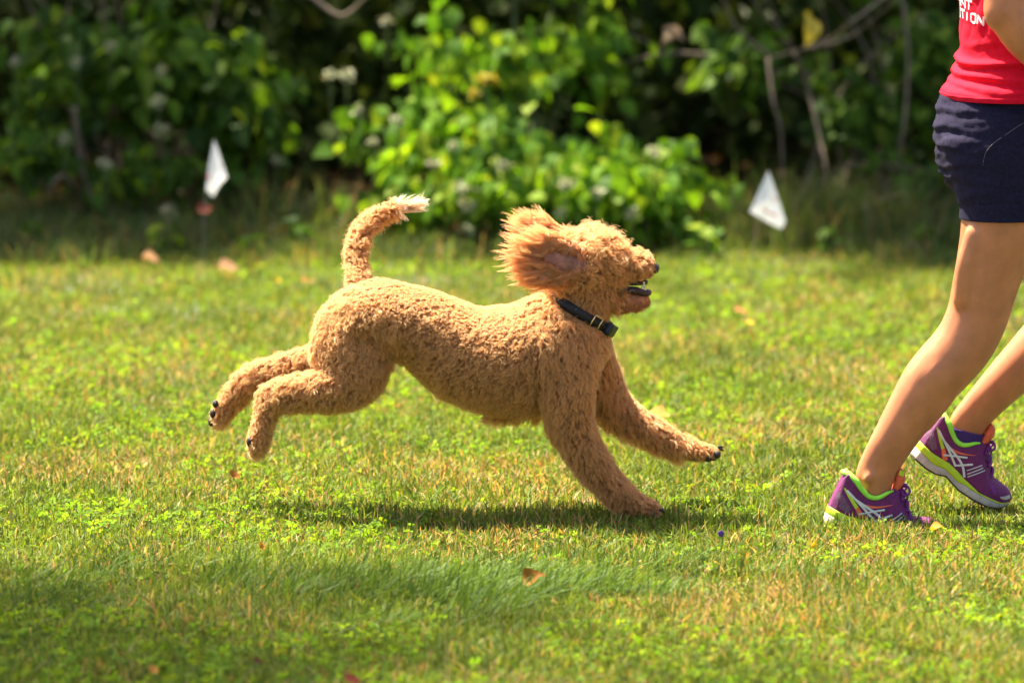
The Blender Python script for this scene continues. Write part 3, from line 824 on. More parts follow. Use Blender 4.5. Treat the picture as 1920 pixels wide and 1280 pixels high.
def strands(root, nor, flow, L, nw, fw, curl, turns, K, spread, k=8, grav=0.0, conv=0.7):
    """root.. (m,3): locks of K hairs curling together"""
    m = len(root)
    d = nrm(nor * nw[:, None] + flow * fw[:, None])
    e1 = nrm(np.cross(d, rng.normal(0, 1, (m, 3)))); e2 = np.cross(d, e1)
    ph = rng.random(m) * 6.283; hand = rng.choice([-1, 1], m)
    t = np.linspace(0, 1, k)
    out = np.zeros((m, K, k, 3))
    t1 = nrm(np.cross(nor, rng.normal(0, 1, (m, 3)))); t2 = np.cross(nor, t1)
    for j in range(K):
        ou, ov = rng.normal(0, spread, m), rng.normal(0, spread, m)
        off = t1 * ou[:, None] + t2 * ov[:, None]
        lj = L * rng.uniform(0.75, 1.15, m)
        pj = ph + rng.normal(0, 0.35, m)
        for i, ti in enumerate(t):
            ax = nor * (nw * ti * (1 - 0.25 * ti))[:, None] + flow * (fw * ti ** 1.4)[:, None]
            ax = ax * lj[:, None]; ax[:, 2] -= grav * lj * ti * ti
            cr = curl * min(1.0, ti * 2.2)
            a = pj + hand * turns * 6.283 * ti
            out[:, j, i] = root + ax + off * (1 - conv * ti) + cr[:, None] * (np.cos(a)[:, None] * e1 + np.sin(a)[:, None] * e2)
    return out.reshape(m * K, k, 3)
FURP = {  # length, normal weight, flow weight, curl radius, turns, gravity
    'body': (0.020, 0.68, 0.60, 0.0028, 1.35, 0.2), 'belly': (0.030, 0.58, 0.66, 0.0034, 1.6, 0.5), 'neck': (0.019, 0.68, 0.55, 0.0024, 1.35, 0.2),
    'head': (0.029, 0.85, 0.40, 0.0036, 1.8, 0.12), 'muzzle': (0.019, 0.85, 0.35, 0.0034, 1.5, 0.15), 'jaw': (0.008, 0.25, 0.9, 0.0006, 0.6, 0.1),
    'hind': (0.024, 0.70, 0.60, 0.0034, 1.5, 0.2), 'foot': (0.017, 0.70, 0.55, 0.0024, 1.3, 0.15), 'fore': (0.024, 0.70, 0.62, 0.0032, 1.4, 0.3), 'tail': (0.023, 0.80, 0.50, 0.0033, 1.7, 0.1)}
def make_fur(N, K):
    p, q = sample_surface(dog_me, N)
    idx = np.empty(len(p), int); dist = np.empty(len(p))
    for a in range(0, len(p), 4000):
        dd = np.linalg.norm(p[a:a + 4000, None, :] - SKP[None], axis=2) - SKR[None]
        idx[a:a + 4000] = dd.argmin(1); dist[a:a + 4000] = dd.min(1)
    tg = SKN[idx]; T = SKT[idx]
    par = np.array([FURP[x] for x in tg])
    L, nw, fw, cu, tu, gv = par.T.copy()
    nz = vnoise(p[:, 0] * 45 + 9, p[:, 2] * 45 + p[:, 1] * 30)
    L = L * (0.75 + 0.5 * nz)
    up = np.clip(q[:, 2], 0, 1)
    trunk = np.isin(tg, ['body', 'neck'])
    # the coat is clipped short along the top of the back
    L = np.where(trunk, L * (1 - 0.40 * up), L); cu = np.where(trunk, cu * (1 - 0.55 * up), cu)
    tipx = (tg == 'tail') & (p[:, 0] > W(745, 390, 0).x)
    L = np.where(tipx, L * 1.15, L); fw = np.where(tipx, 1.1, fw); nw = np.where(tipx, 0.35, nw); tu = np.where(tipx, 0.9, tu); cu = np.where(tipx, cu * 0.8, cu)
    hd = tg == 'head'; L = np.where(hd, L * (1 + 0.35 * up), L); mz = tg == 'muzzle'; L = np.where(mz, L * (1.05 - 0.4 * np.clip(-q[:, 2], 0, 1)) * np.clip(1 - 0.55 * np.clip(q[:, 0] - 0.4, 0, 1), 0.4, 1), L)
    flow = T.copy()
    flow[tg == 'neck'] *= -1; 
    dn = np.array([0, 0, -1.0])
    flow = nrm(flow * 0.8 + dn * 0.6 + rng.normal(0, 0.35, flow.shape))
    flow[tipx] = nrm(T[tipx] + rng.normal(0, 0.22, (int(tipx.sum()), 3)))
    flow -= q * (flow * q).sum(1)[:, None]
    flow = nrm(flow)
    keep = np.ones(len(p), bool)
    # nothing grows inside the open mouth, on the pads or under the collar
    ca, cb = np.array(W(1035, 550, 0)), np.array(W(1137, 610, 0))
    ax = nrm(cb - ca); cn = np.cross(ax, [0, 1, 0])
    hgt = (p - ca) @ cn
    along = (p - ca) @ ax
    on = (np.abs(hgt) < 0.011) & (along > -0.02) & (along < 0.14)
    keep &= ~(on & (np.abs(p[:, 1]) < 0.12))
    mo = np.array(W(1190, 541, 0))
    keep &= ~((np.abs(p[:, 2] - mo[2]) < 0.009) & (p[:, 0] > W(1160, 540, 0).x))
    keep &= ~((tg == 'jaw') & (p[:, 0] > W(1164, 560, 0).x))
    p, q, flow, L, nw, fw, cu, tu, gv, tg = (z[keep] for z in (p, q, flow, L, nw, fw, cu, tu, gv, tg))
    tip = (tg == 'tail') & (p[:, 0] > W(735, 390, 0).x)
    S2 = strands(p[tip], q[tip], flow[tip], L[tip] * 1.25, nw[tip], fw[tip], cu[tip], tu[tip], 9, 0.003, 10, gv[tip] * 0, 0.75)
    hair_object("tail_tip_fur", S2, 0.0004, 0.0001, MT['cream_fur'], dog)["label"] = "pale cream feathered tip of the tail"
    b_ = ~tip; p, q, flow, L, nw, fw, cu, tu, gv, tg = (z[b_] for z in (p, q, flow, L, nw, fw, cu, tu, gv, tg))
    S = []
    S.append(strands(p, q, flow, L, nw, fw, cu, tu, K, 0.0025, 10, gv, 0.86))
    # a few loose flyaway hairs that soften the outline
    fly = rng.random(len(p)) < 0.22
    S.append(strands(p[fly], q[fly], flow[fly], L[fly] * 1.3, nw[fly] * 1.1, fw[fly] * 0.7, cu[fly] * 1.3, tu[fly] * 1.2, 3, 0.002, 10, gv[fly], 0.2))
    return np.concatenate(S)
fur = hair_object("fur", make_fur(28000, 10), 0.00042, 0.00013, MT['fur'], dog)
fur["label"] = "tight apricot curls covering the dog"

# ears ---------------------------------------------------------------------
def ear(Y, base, tip, hw, thick, inner):
    b, t = np.array(W(*base, Y * 0.85)), np.array(W(*tip, Y))
    mb = MB()
    st = [(*(b + (t - b) * k), M(hw) * w, thick * w) for k, w in ((0, 0.40), (0.25, 0.8), (0.55, 1.0), (0.8, 0.85), (1.0, 0.45))]
    loft(mb, st, 20, 4)
    me = remeshed(mb, 0.004, 3, 0.5, "ear")
    e = link("ear", me, MT['undercoat'], dog)
    p, q = sample_surface(me, 1700)
    ax = (t - b); Le = np.linalg.norm(ax); ax = ax / Le
    s = (p - b) @ ax / Le
    side = nrm(np.cross(ax, [0, 1, 0]))
    h = (p - b) @ side / M(hw)
    sg = -np.sign(Y)             # outward is away from the head
    outer = q[:, 1] * np.sign(Y) > 0
    edge = np.clip(np.abs(h), 0, 1)
    keep = ~(outer & (s > -0.05) & (s < 0.86) & (((s - 0.42) / 0.46) ** 2 + ((h + 0.10) / 0.42) ** 2 < 1)) if inner else np.ones(len(p), bool)
    p, q, s, h, edge = p[keep], q[keep], s[keep], h[keep], edge[keep]
    m = len(p)
    fl = ax[None] * 1.0 + side[None] * (h * (0.12 + 0.28 * s))[:, None] + np.array([-0.10, 0, 0.0]) + rng.normal(0, 0.17, (m, 3))
    fl = nrm(fl)
    L = 0.018 + 0.030 * np.clip(s, 0, 1)
    L *= rng.uniform(0.30, 1.75, m)
    z = np.ones(m)
    S = strands(p, q, fl, L, z * 0.10, z * 1.0, 0.0030 + 0.0065 * rng.random(m) ** 1.5, rng.uniform(0.6, 1.4, m), 14, 0.0034, 16, z * 0.05, 0.80)
    o = hair_object("ear_fur", S, 0.0005, 0.00015, MT['ear_fur'], dog)
    if inner:
        mi = MB()
        c = b + (t - b) * 0.46 + side * (-0.10 * M(hw)) + np.array([0, np.sign(Y) * (thick * 0.82), 0])
        rot = Matrix((Vector(ax), Vector((0, 1, 0)), Vector(side))).transposed()
        ellipsoid(mi, c, (Le * 0.50, 0.005, M(hw) * 0.40), 20, 12, rot)
        i = mi.build("inner_ear", MT['ear_skin'], e); i["label"] = "bare pink skin inside the ear"
    return e
ear(-0.088, (1102, 506), (1012, 482), 42, 0.011, True)
ear(0.075, (1085, 474), (1015, 440), 22, 0.010, False)

# face, mouth --------------------------------------------------------------
mb = MB(); ellipsoid(mb, W(1228.5, 503, 0), (M(8), M(13), M(10)), 14, 10); mb.build("nose", MT['nose'], dog)
mb = MB(); loft(mb, [(*W(1160, 565, 0), M(21), M(25)), (*W(1178, 564, 0), M(19), M(23)), (*W(1194, 563, 0), M(18), M(21)), (*W(1203, 562, 0), M(15), M(17))], 20, 4)
chin = mb.build("chin", plain("wet_chin_fur", (0.42, 0.15, 0.06), 0.55, 0.5, 130, 0.9, 160), dog); chin["label"] = "damp reddish chin of the open mouth"
p_, q_ = sample_surface(chin.data, 900)
kp_ = (p_[:, 2] < W(1190, 556, 0).z)
p_, q_ = p_[kp_], q_[kp_]; z_ = np.ones(len(p_))
hair_object("chin_fur", strands(p_, q_, nrm(np.array([[0.5, 0, -0.8]]) + rng.normal(0, 0.25, p_.shape)), z_ * 0.011 * rng.uniform(0.5, 1.2, len(p_)), z_ * 0.3, z_ * 0.9, z_ * 0.0008, z_ * 0.5, 4, 0.0015, 7, z_ * 0.1, 0.8), 0.0004, 0.00015, leafy("chin_fur", const((0.50, 0.20, 0.08)), 0.4), dog)
mb = MB()
for s in (-1, 1):
    tube(mb, [W(1158, 538, s * 0.022), W(1172, 543, s * 0.021), W(1190, 544, s * 0.020), W(1205, 549, s * 0.015), W(1214, 549, s * 0.007), W(1216, 548, 0)],
         [M(4), M(6), M(7), M(7), M(7), M(6)], 8, 4)
mb.build("lower_lip", MT['gum'], dog)
mb = MB(); loft(mb, [(*W(1150, 536, 0), M(9), M(26)), (*W(1175, 541, 0), M(5), M(22)), (*W(1205, 548, 0), M(4), M(14))], 14, 3); mb.build("mouth_floor", MT['mouth'], dog)
mb = MB(); loft(mb, [(*W(1152, 527, 0), M(7), M(24)), (*W(1185, 529, 0), M(6), M(20)), (*W(1210, 529, 0), M(5), M(14))], 14, 3); mb.build("palate", MT['gum'], dog)
for s in (-1, 1):
    for (x, y, h, up) in ((1203, 544, 9, 1), (1209, 546, 12, 1), (1207, 528, 12, -1)):
        mb = MB(); a = W(x, y, s * 0.014); b = W(x + 1, y - h * up, s * 0.014)
        tube(mb, [a, (a + b) / 2, b], [M(2.6), M(1.9), M(0.5)], 7, 2); mb.build("tooth", MT['tooth'], dog)
for s in (-1, 1):
    mb = MB(); ellipsoid(mb, W(1153, 487, s * 0.044), (M(6), M(5), M(6)), 12, 8); mb.build("eye", MT['nose'], dog)
# pads and claws
def pads(Y, spots, r, claws=()):
    for (x, y, dY, rx, rz) in spots:
        mb = MB(); ellipsoid(mb, W(x, y, Y + dY), (M(rx), M(r), M(rz)), 10, 7); mb.build("paw_pad", MT['pad'], dog)
    for (x0, y0, x1, y1, dY) in claws:
        mb = MB(); tube(mb, [W(x0, y0, Y + dY), W((x0 + x1) / 2, (y0 + y1) / 2 - 1, Y + dY), W(x1, y1, Y + dY)], [M(3.2), M(2.6), M(0.8)], 7, 3); mb.build("claw", MT['pad'], dog)
pads(-0.085, [(468, 828, -0.012, 6, 10), (471, 843, -0.004, 6, 9), (479, 851, 0.010, 7, 6)], 8)
pads(0.085, [(404, 757, -0.014, 6, 8), (399, 775, -0.012, 6, 9), (396, 790, -0.002, 6, 10)], 8)
pads(0.085, [(1303, 858, -0.004, 14, 7), (1328, 859, -0.012, 9, 7), (1344, 852, -0.008, 8, 8), (1338, 858, 0.012, 8, 6)], 10, [(1346, 838, 1358, 839, -0.014), (1348, 841, 1358, 845, 0.004)])
pads(-0.078, [(1200, 963, 0, 14, 5), (1225, 963, -0.008, 9, 5)], 10, [(1236, 955, 1248, 961, -0.014), (1238, 955, 1249, 961, 0.006)])

# collar ---------------------------------------------------------------------
ca, cb = np.array(W(1033, 548, 0)), np.array(W(1139, 612, 0))
cc = (ca + cb) / 2; axd = nrm(cb - ca); cnn = np.cross(np.array([0, 1.0, 0]), axd)
ra_, rb_ = np.linalg.norm(cb - ca) / 2 + 0.004, 0.073
mb = MB(); NN = 64
prof = [(-0.0105, 0.0), (-0.0105, 0.0035), (0.0105, 0.0035), (0.0105, 0.0)]
vs, fs = [], []
for i in range(NN):
    a = 2 * math.pi * i / NN
    e = axd * math.cos(a) * ra_ + np.array([0, 1, 0]) * math.sin(a) * rb_
    o_ = nrm(axd * math.cos(a) / ra_ + np.array([0, 1, 0]) * math.sin(a) / rb_)
    for (hh, dd) in prof: vs.append(cc + e + cnn * hh + o_ * dd)
for i in range(NN):
    j = (i + 1) % NN
    for k in range(4):
        fs.append((i * 4 + k, j * 4 + k, j * 4 + (k + 1) % 4, i * 4 + (k + 1) % 4))
mb.add(vs, fs); collar = mb.build("collar", MT['nylon'], dog)
collar["label"] = "black nylon collar with brass slide and black receiver box"
def on_collar(a, hh, dd):
    e = axd * math.cos(a) * ra_ + np.array([0, 1, 0]) * math.sin(a) * rb_
    o_ = nrm(axd * math.cos(a) / ra_ + np.array([0, 1, 0]) * math.sin(a) / rb_)
    return cc + e + cnn * hh + o_ * dd
a0 = -1.05
mb = MB()
corners = [on_collar(a0 + i_, j_, 0.007) for i_, j_ in ((-0.13, -0.014), (0.13, -0.014), (0.13, 0.014), (-0.13, 0.014))]
for k in range(4): tube(mb, [corners[k], corners[(k + 1) % 4]], 0.0016, 8, 1)
mb.build("slide_buckle", MT['brass'], collar)
def rounded_box(mb, c, ex, ey, ez, sx, sy, sz, bev=0.25, n=6):
    """superellipsoid box with axes ex, ey, ez"""
    vs, fs = [], []; nu, nv = 28, 14
    f = lambda w, m: math.copysign(abs(w) ** m, w)
    for i in range(nv + 1):
        p = -math.pi / 2 + math.pi * i / nv
        for j in range(nu):
            a = 2 * math.pi * j / nu
            x = sx * f(math.cos(p), bev) * f(math.cos(a), bev); y = sy * f(math.cos(p), bev) * f(math.sin(a), bev); z = sz * f(math.sin(p), bev)
            vs.append(np.array(c) + np.array(ex) * x + np.array(ey) * y + np.array(ez) * z)
    for i in range(nv):
        for j in range(nu):
            a, b = i * nu + j, i * nu + (j + 1) % nu
            fs.append((a, b, b + nu, a + nu))
    mb.add(vs, fs)
a1 = -0.42
pp = on_collar(a1, 0, 0.009); tg_ = nrm(on_collar(a1 + 0.05, 0, 0.0) - on_collar(a1 - 0.05, 0, 0.0)); on_ = nrm(np.cross(tg_, cnn))
mb = MB(); rounded_box(mb, pp, tg_, cnn, on_, 0.017, 0.0125, 0.009); mb.build("receiver_box", MT['plastic'], collar)

# ------------------------------------------------------------------ the runner
PY, PN, PF = -0.05, -0.135, 0.035
person = empty("person", (W(1850, 900, PY).x, PY, 0))
tag(person, "runner in a red t-shirt, navy shorts and purple running shoes jogging to the right", "person")
bm = MB()
def limb(pts, n=20):
    st = [(*W(p[0], p[1], p[2]), M(p[3], p[2]), M(p[4] if len(p) > 4 else p[3], p[2])) for p in pts]
    return loft(bm, st, n, 4)
NEAR_LEG = [(1878, 330, PN, 84), (1880, 410, PN, 80, 84), (1862, 480, PN, 68, 74), (1846, 540, PN, 62, 64), (1832, 594, PN, 59, 56), (1806, 646, PN, 58, 54), (1764, 694, PN, 57, 55), (1736, 727, PN, 53, 52),
            (1684, 810, PN, 43, 39), (1656, 858, PN, 39, 29), (1641, 893, PN, 38, 24), (1638, 925, PN, 32, 19)]
limb(NEAR_LEG)
limb([(1780, 662, PN - 0.026, 24, 24), (1752, 702, PN - 0.032, 27, 26), (1728, 748, PN - 0.027, 20, 18), (1710, 785, PN - 0.018, 12, 12)])   # calf muscle
limb([(1822, 660, PN - 0.030, 14, 16), (1785, 735, PN - 0.022, 12, 18), (1738, 800, PN - 0.016, 9, 14)])      # shin muscle
limb([(1640, 850, PN - 0.010, 9, 10), (1622, 880, PN - 0.012, 8, 9)])                                         # tendon
limb([(1626, 898, PN - 0.024, 9, 8), (1630, 893, PN - 0.024, 9, 8)])                                          # ankle bone
limb([(1806, 560, PN - 0.036, 20, 22), (1815, 500, PN - 0.046, 24, 22), (1830, 440, PN - 0.05, 22, 20)])       # hamstring
FAR_LEG = [(1905, 330, PF, 80), (1950, 430, PF, 74), (1990, 520, PF, 62), (2003, 570, PF, 57), (1985, 612, PF, 54), (1950, 652, PF, 52), (1895, 704, PF, 43), (1838, 764, PF, 36, 29), (1815, 795, PF, 36, 24), (1803, 825, PF, 32, 20)]
limb(FAR_LEG)
# trunk, neck, head
limb([(1882, 300, PY, 84, 140), (1874, 250, PY, 104, 160), (1884, 170, PY, 92, 132), (1892, 70, PY, 86, 126), (1896, -50, PY, 94, 136), (1896, -170, PY, 92, 142), (1894, -240, PY, 66, 130), (1894, -290, PY, 44, 66)], 28)
limb([(1884, 300, PN, 70, 70), (1882, 345, PN, 74, 76)])
limb([(1896, -280, PY, 52), (1906, -350, PY, 48), (1915, -400, PY, 50)])
limb([(1905, -450, PY, 78, 68), (1908, -500, PY, 92, 74), (1905, -545, PY, 80, 66)], 24)
limb([(1945, -415, PY, 34, 40), (1950, -445, PY, 44, 48), (1955, -480, PY, 46, 50)])     # jaw and face
limb([(2004, -452, PY, 9, 10), (2000, -470, PY, 7, 8), (1992, -495, PY, 6, 6)], 10)        # nose
for s in (-1, 1): limb([(1905, -455, PY + s * 0.078, 12, 5), (1900, -482, PY + s * 0.080, 17, 5)], 10)
# arms
limb([(1892, -245, -0.200, 44), (1892, -180, -0.250, 50), (1892, -90, -0.270, 46), (1889, -20, -0.275, 44), (1888, 22, -0.275, 45)])
limb([(1890, 20, -0.275, 44), (1925, 66, -0.270, 46, 42), (1965, 108, -0.260, 40, 36), (2020, 165, -0.240, 27, 30), (2040, 186, -0.235, 25, 28)])
limb([(1892, -245, 0.100, 44), (1872, -180, 0.150, 50), (1845, -90, 0.170, 46), (1832, -40, 0.175, 44), (1828, -22, 0.175, 40)])
limb([(1828, -25, 0.175, 38), (1880, 5, 0.170, 42), (1930, 30, 0.160, 38), (2000, 62, 0.140, 26), (2020, 70, 0.135, 24)])
def hand(wx, wy, Y, dx, dy, thumb):
    """loosely closed hand: palm, four bent fingers of different length, thumb from the palm's side"""
    px = lambda f, u: (wx + dx * f - dy * u, wy + dy * f + dx * u)
    limb([(*px(0, 0), Y, 26, 16), (*px(35, 0), Y, 36, 14), (*px(75, 2), Y, 38, 13)])
    for u, l in ((-27, 62), (-9, 72), (9, 68), (26, 52)):
        limb([(*px(78, u), Y, 9), (*px(78 + l * 0.45, u), Y - thumb * 0.004, 9), (*px(78 + l * 0.62, u), Y + thumb * 0.022, 8.5), (*px(78 + l * 0.35, u), Y + thumb * 0.042, 8)], 10)
    limb([(*px(20, -24), Y + thumb * 0.008, 12), (*px(52, -40), Y + thumb * 0.026, 10.5), (*px(80, -30), Y + thumb * 0.040, 9)], 10)
hand(2050, 196, -0.23, 0.72, 0.69, 1)
hand(2030, 74, 0.135, 0.90, 0.43, -1)
pme = remeshed(bm, 0.005, 8, 0.5, "person_body")
pbody = link("body", pme, MT['skin'], person)
# face details and hair
mb = MB()
for s in (-1, 1): ellipsoid(mb, W(1994, -487, PY + s * 0.030), (0.008, 0.012, 0.007), 12, 8)
mb.build("eyes", plain("eye_white", (0.7, 0.7, 0.68), 0.2), person)
mb = MB(); tube(mb, [W(1990, -432, PY - 0.022), W(1998, -432, PY), W(1990, -432, PY + 0.022)], [0.002, 0.006, 0.002], 8, 4); mb.build("lips", plain("lip", (0.45, 0.14, 0.12), 0.4), person)
hb = MB()
for st in ([(1885, -470, PY, 72, 74), (1893, -515, PY, 92, 80), (1900, -550, PY, 86, 72)], [(1815, -520, PY, 30), (1770, -470, PY, 34), (1755, -400, PY, 28), (1760, -330, PY, 14)]):
    loft(hb, [(*W(p[0], p[1], p[2]), M(p[3]), M(p[4] if len(p) > 4 else p[3])) for p in st], 18, 4)
link("hair", remeshed(hb, 0.006, 4), MT['hair'], person)

# shorts --------------------------------------------------------------------
sb = MB()
def sloft(pts, n=28, cap=True):
    loft(sb, [(*W(p[0], p[1], p[2]), M(p[3], p[2]), M(p[4], p[2])) for p in pts], n, 4, cap)
sloft([(1880, 160, PY, 96, 138), (1878, 180, PY, 108, 154), (1872, 215, PY, 117, 172), (1870, 262, PY, 119, 180), (1876, 305, PY, 114, 178), (1884, 335, PY, 100, 170)], 28, False)
sloft([(1884, 250, PN, 122, 92), (1886, 300, PN, 114, 95), (1888, 350, PN, 100, 96), (1889, 382, PN, 92, 93)], 28, False)
sloft([(1892, 250, PF, 118, 92), (1905, 310, PF, 108, 94), (1930, 362, PF, 96, 92), (1938, 380, PF, 92, 91)], 28, False)
sme = remeshed(sb, 0.0055, 6, 0.5, "shorts")
v, nn_ = mesh_arrays(sme)
d_ = v[:, 1] + CAM_D
pxs = 960 + v[:, 0] / d_ * F
zz = v[:, 2]
zref = np.array([W(1850, y, PN).z for y in (205, 240, 272, 308, 335)])
disp = np.zeros(len(v))
bk = np.clip((1885 - pxs) / 110, 0, 1)
for k, z0 in enumerate(zref):
    wob = 0.006 * np.sin(pxs * 0.035 + k * 2.1) + 0.004 * np.sin(v[:, 1] * 40 + k)
    wob = wob * 0.7 + 0.012 * (pxs - 1800) / 100 * (0.5 if k % 2 else -0.2)
    disp += 0.0030 * np.exp(-((zz - z0 - wob) / 0.006) ** 2) * bk
    disp -= 0.0028 * np.exp(-((zz - z0 - wob + 0.010) / 0.0045) ** 2) * bk
disp += 0.007 * (fbm(pxs * 0.022 + 5, zz * 75 + v[:, 1] * 20, 4) - 0.5)
zh = W(1850, 378, PN).z; zw = W(1850, 205, PN).z
disp -= 0.0022 * np.exp(-((zz - zh - 0.003 * np.sin(pxs * 0.05)) / 0.0022) ** 2)
disp -= 0.0016 * np.exp(-((zz - zw - 0.02 * np.clip((1800 - pxs) / 60, -0.8, 1)) / 0.002) ** 2)
v2 = v + nn_ * disp[:, None]
sme.vertices.foreach_set("co", v2.astype(np.float32).ravel()); sme.update()
shorts = link("shorts", sme, MT['shorts'], person)
for pts in ([(1889, 372, PN, 90.5, 93.5), (1889, 380, PN, 91.5, 94.5), (1888.5, 392, PN, 90, 93.5), (1888, 403, PN, 89.5, 93), (1888, 408, PN, 89.5, 93), (1888, 408.5, PN, 86, 89), (1888, 398, PN, 84, 87)],
            [(1934, 372, PF, 93, 92.5), (1938, 381, PF, 94, 93.5), (1944, 395, PF, 92, 92), (1949, 408, PF, 91.5, 91.5), (1949.3, 408.5, PF, 88, 88), (1945, 398, PF, 86, 86)]):
    mb = MB(); loft(mb, [(*W(p[0], p[1], p[2]), M(p[3], p[2]), M(p[4], p[2])) for p in pts], 48, 3, False)
    mb.f = [f for f in mb.f if len(f) == 4]
    mb.build("hem", MT['shorts'], shorts)
shorts["label"] = "navy jersey shorts with rolled hem"
sbvh = BVHTree.FromPolygons([x.co[:] for x in sme.vertices], [p.vertices[:] for p in sme.polygons])
pts = []
for x, y in ((1843, 310), (1846, 292), (1855, 276), (1872, 262), (1890, 250), (1904, 240), (1916, 233), (1930, 226)):
    p = W(x, y, PN); co = sbvh.ray_cast(cam_o.location, (p - cam_o.location).normalized())[0]
    if co: pts.append(np.array(co) + np.array([0, -0.0008, 0]))
mb = MB(); tube(mb, pts, 0.00028, 5, 3); mb.build("loose_thread", plain("pale_thread", (0.30, 0.26, 0.26), 0.8), shorts)

# shirt -----------------------------------------------------------------------
EDGE = [(182, 1767, 118, 172), (170, 1764, 120, 172), (158, 1772, 115, 166), (146, 1782, 110, 160), (130, 1789, 107, 156), (112, 1793, 105, 152), (95, 1799, 101, 148), (60, 1799, 102, 148), (0, 1801, 104, 152),
        (-60, 1797, 110, 158), (-150, 1794, 112, 166), (-220, 1804, 96, 172), (-270, 1828, 72, 168), (-300, 1846, 52, 130), (-318, 1858, 42, 80)]
ES = catmull(EDGE, 14)
NTH = 200
YAW = R(14)
def shirt_pt(i, th, off=0.0):
    y, ex, a, b = ES[i]
    c = W(ex + a, y, PY)
    A, B = M(a, PY), M(b, PY)
    x, yy = -A * math.cos(th), -B * math.sin(th)             # th = 0: spine, +90 deg: side nearest the camera
    nx, ny = -math.cos(th) / A, -math.sin(th) / B
    ln = math.hypot(nx, ny); nx /= ln; ny /= ln
    s = math.sin(th)
    d = 0.0
    # bunched rolls above the hem, sweeping round the side
    for k, (y0, amp, wd, sl) in enumerate(((106, 0.0075, 6.5, 6), (127, 0.0065, 7.0, 14), (147, 0.0035, 6.0, 10), (88, 0.003, 6.0, -22))):
        yc = y0 + sl * s + 4 * math.sin(3 * th + k * 1.7)
        fade = 0.45 + 0.55 * max(0, math.cos(th - 0.5)) if k < 3 else max(0, math.sin(th)) ** 2
        d += amp * fade * math.exp(-((y - yc) / wd) ** 2)
        d -= amp * 0.55 * fade * math.exp(-((y - yc - wd * 1.7) / (wd * 0.7)) ** 2)
    # drapes falling from the shoulder blade
    if y < 110:
        w = min(1, (110 - y) / 60)
        ph = th * 9 + y * 0.028
        d += w * 0.0045 * (abs(math.sin(ph)) ** 0.6 - 0.5) * (0.4 + 0.6 * abs(math.sin(th)))
    d += 0.006 * (float(fbm(np.array([th * 3.0 + 20]), np.array([y * 0.035 + 9]), 3)[0]) - 0.5)
    if y > 172: d += 0.002
    return Vector((c.x + x + nx * (d + off), c.y + yy + ny * (d + off), c.z)), Vector((nx, ny, 0))
mb = MB(); vs = []
for i in range(len(ES)):
    for j in range(NTH): vs.append(shirt_pt(i, 2 * math.pi * j / NTH)[0])
fs = []
for i in range(len(ES) - 1):
    for j in range(NTH):
        a, b = i * NTH + j, i * NTH + (j + 1) % NTH
        fs.append((a, b, b + NTH, a + NTH))
base_n = len(ES) * NTH
# turned-in hem
for j in range(NTH):
    p, q = shirt_pt(0, 2 * math.pi * j / NTH, -0.006); vs.append(p + Vector((0, 0, 0.004)))
for j in range(NTH): fs.append((base_n + j, base_n + (j + 1) % NTH, (j + 1) % NTH, j))
mb.add(vs, fs)
for pts in ([(1893, -258, -0.170, 74), (1893, -200, -0.240, 66), (1893, -130, -0.260, 62), (1892, -100, -0.268, 62)], [(1893, -258, 0.070, 74), (1878, -200, 0.140, 66), (1858, -130, 0.160, 62), (1850, -105, 0.165, 62)]):
    loft(mb, [(*W(p[0], p[1], p[2]), M(p[3]), M(p[3])) for p in pts], 24, 4, False)
shirt = mb.build("shirt", MT['shirt'], person)
shirt["label"] = "red jersey t-shirt bunched at the waist with white print on the back"
# print on the back: only the letters that the photograph shows
FONT = {'E': [[(1, 0), (0, 0), (0, 1), (1, 1)], [(0, .5), (.8, .5)]], 'N': [[(0, 0), (0, 1), (1, 0), (1, 1)]], 'T': [[(.5, 0), (.5, 1)], [(0, 1), (1, 1)]],
        'U': [[(0, 1), (0, .12), (.25, 0), (.75, 0), (1, .12), (1, 1)]], 'C': [[(1, .75), (1, .9), (.75, 1), (.25, 1), (0, .88), (0, .12), (.25, 0), (.75, 0), (1, .1), (1, .25)]],
        'I': [[(.5, 0), (.5, 1)]], 'O': [[(.25, 0), (0, .12), (0, .88), (.25, 1), (.75, 1), (1, .88), (1, .12), (.75, 0), (.25, 0)]]}
YS = ES[:, 0]
def shirt_at(y, th, off):
    i = int(np.clip(np.searchsorted(-YS, -y), 1, len(YS) - 1))
    f = (YS[i - 1] - y) / (YS[i - 1] - YS[i] + 1e-9)
    return shirt_pt(i - 1, th, off)[0].lerp(shirt_pt(i, th, off)[0], f)
def letters(text, ths, y_top, y_bot, skew):
    """one mesh per letter lying on the cloth"""
    for ch, (t0, t1) in zip(text, ths):
        mb = MB()
        for line in FONT[ch]:
            pts = []
            for a, b in zip(line[:-1], line[1:]):
                k = max(2, int(8 * math.hypot(b[0] - a[0], b[1] - a[1])))
                for q in range(k): pts.append((a[0] + (b[0] - a[0]) * q / k, a[1] + (b[1] - a[1]) * q / k))
            pts.append(line[-1])
            P3 = []
            for (u, w_) in pts:
                th = t0 + (t1 - t0) * u
                yy = y_bot + (y_top - y_bot) * w_ + skew * (th - 0.35)
                P3.append((yy, th))
            hw = 0.0023
            vs, fs = [], []
            for k, (yy, th) in enumerate(P3):
                a = P3[max(k - 1, 0)]; b = P3[min(k + 1, len(P3) - 1)]
                pa, pb = shirt_at(*a, 0.0012), shirt_at(*b, 0.0012)
                c = shirt_at(yy, th, 0.0012)
                tdir = (pb - pa).normalized(); nor = Vector((-math.cos(th), -math.sin(th), 0))
                sd = tdir.cross(nor).normalized() * hw
                vs += [c - sd, c + sd]
            for k in range(len(P3) - 1): fs.append((2 * k, 2 * k + 2, 2 * k + 3, 2 * k + 1))
            mb.add(vs, fs)
        mb.build("printed_letter", MT['print'], shirt, False)
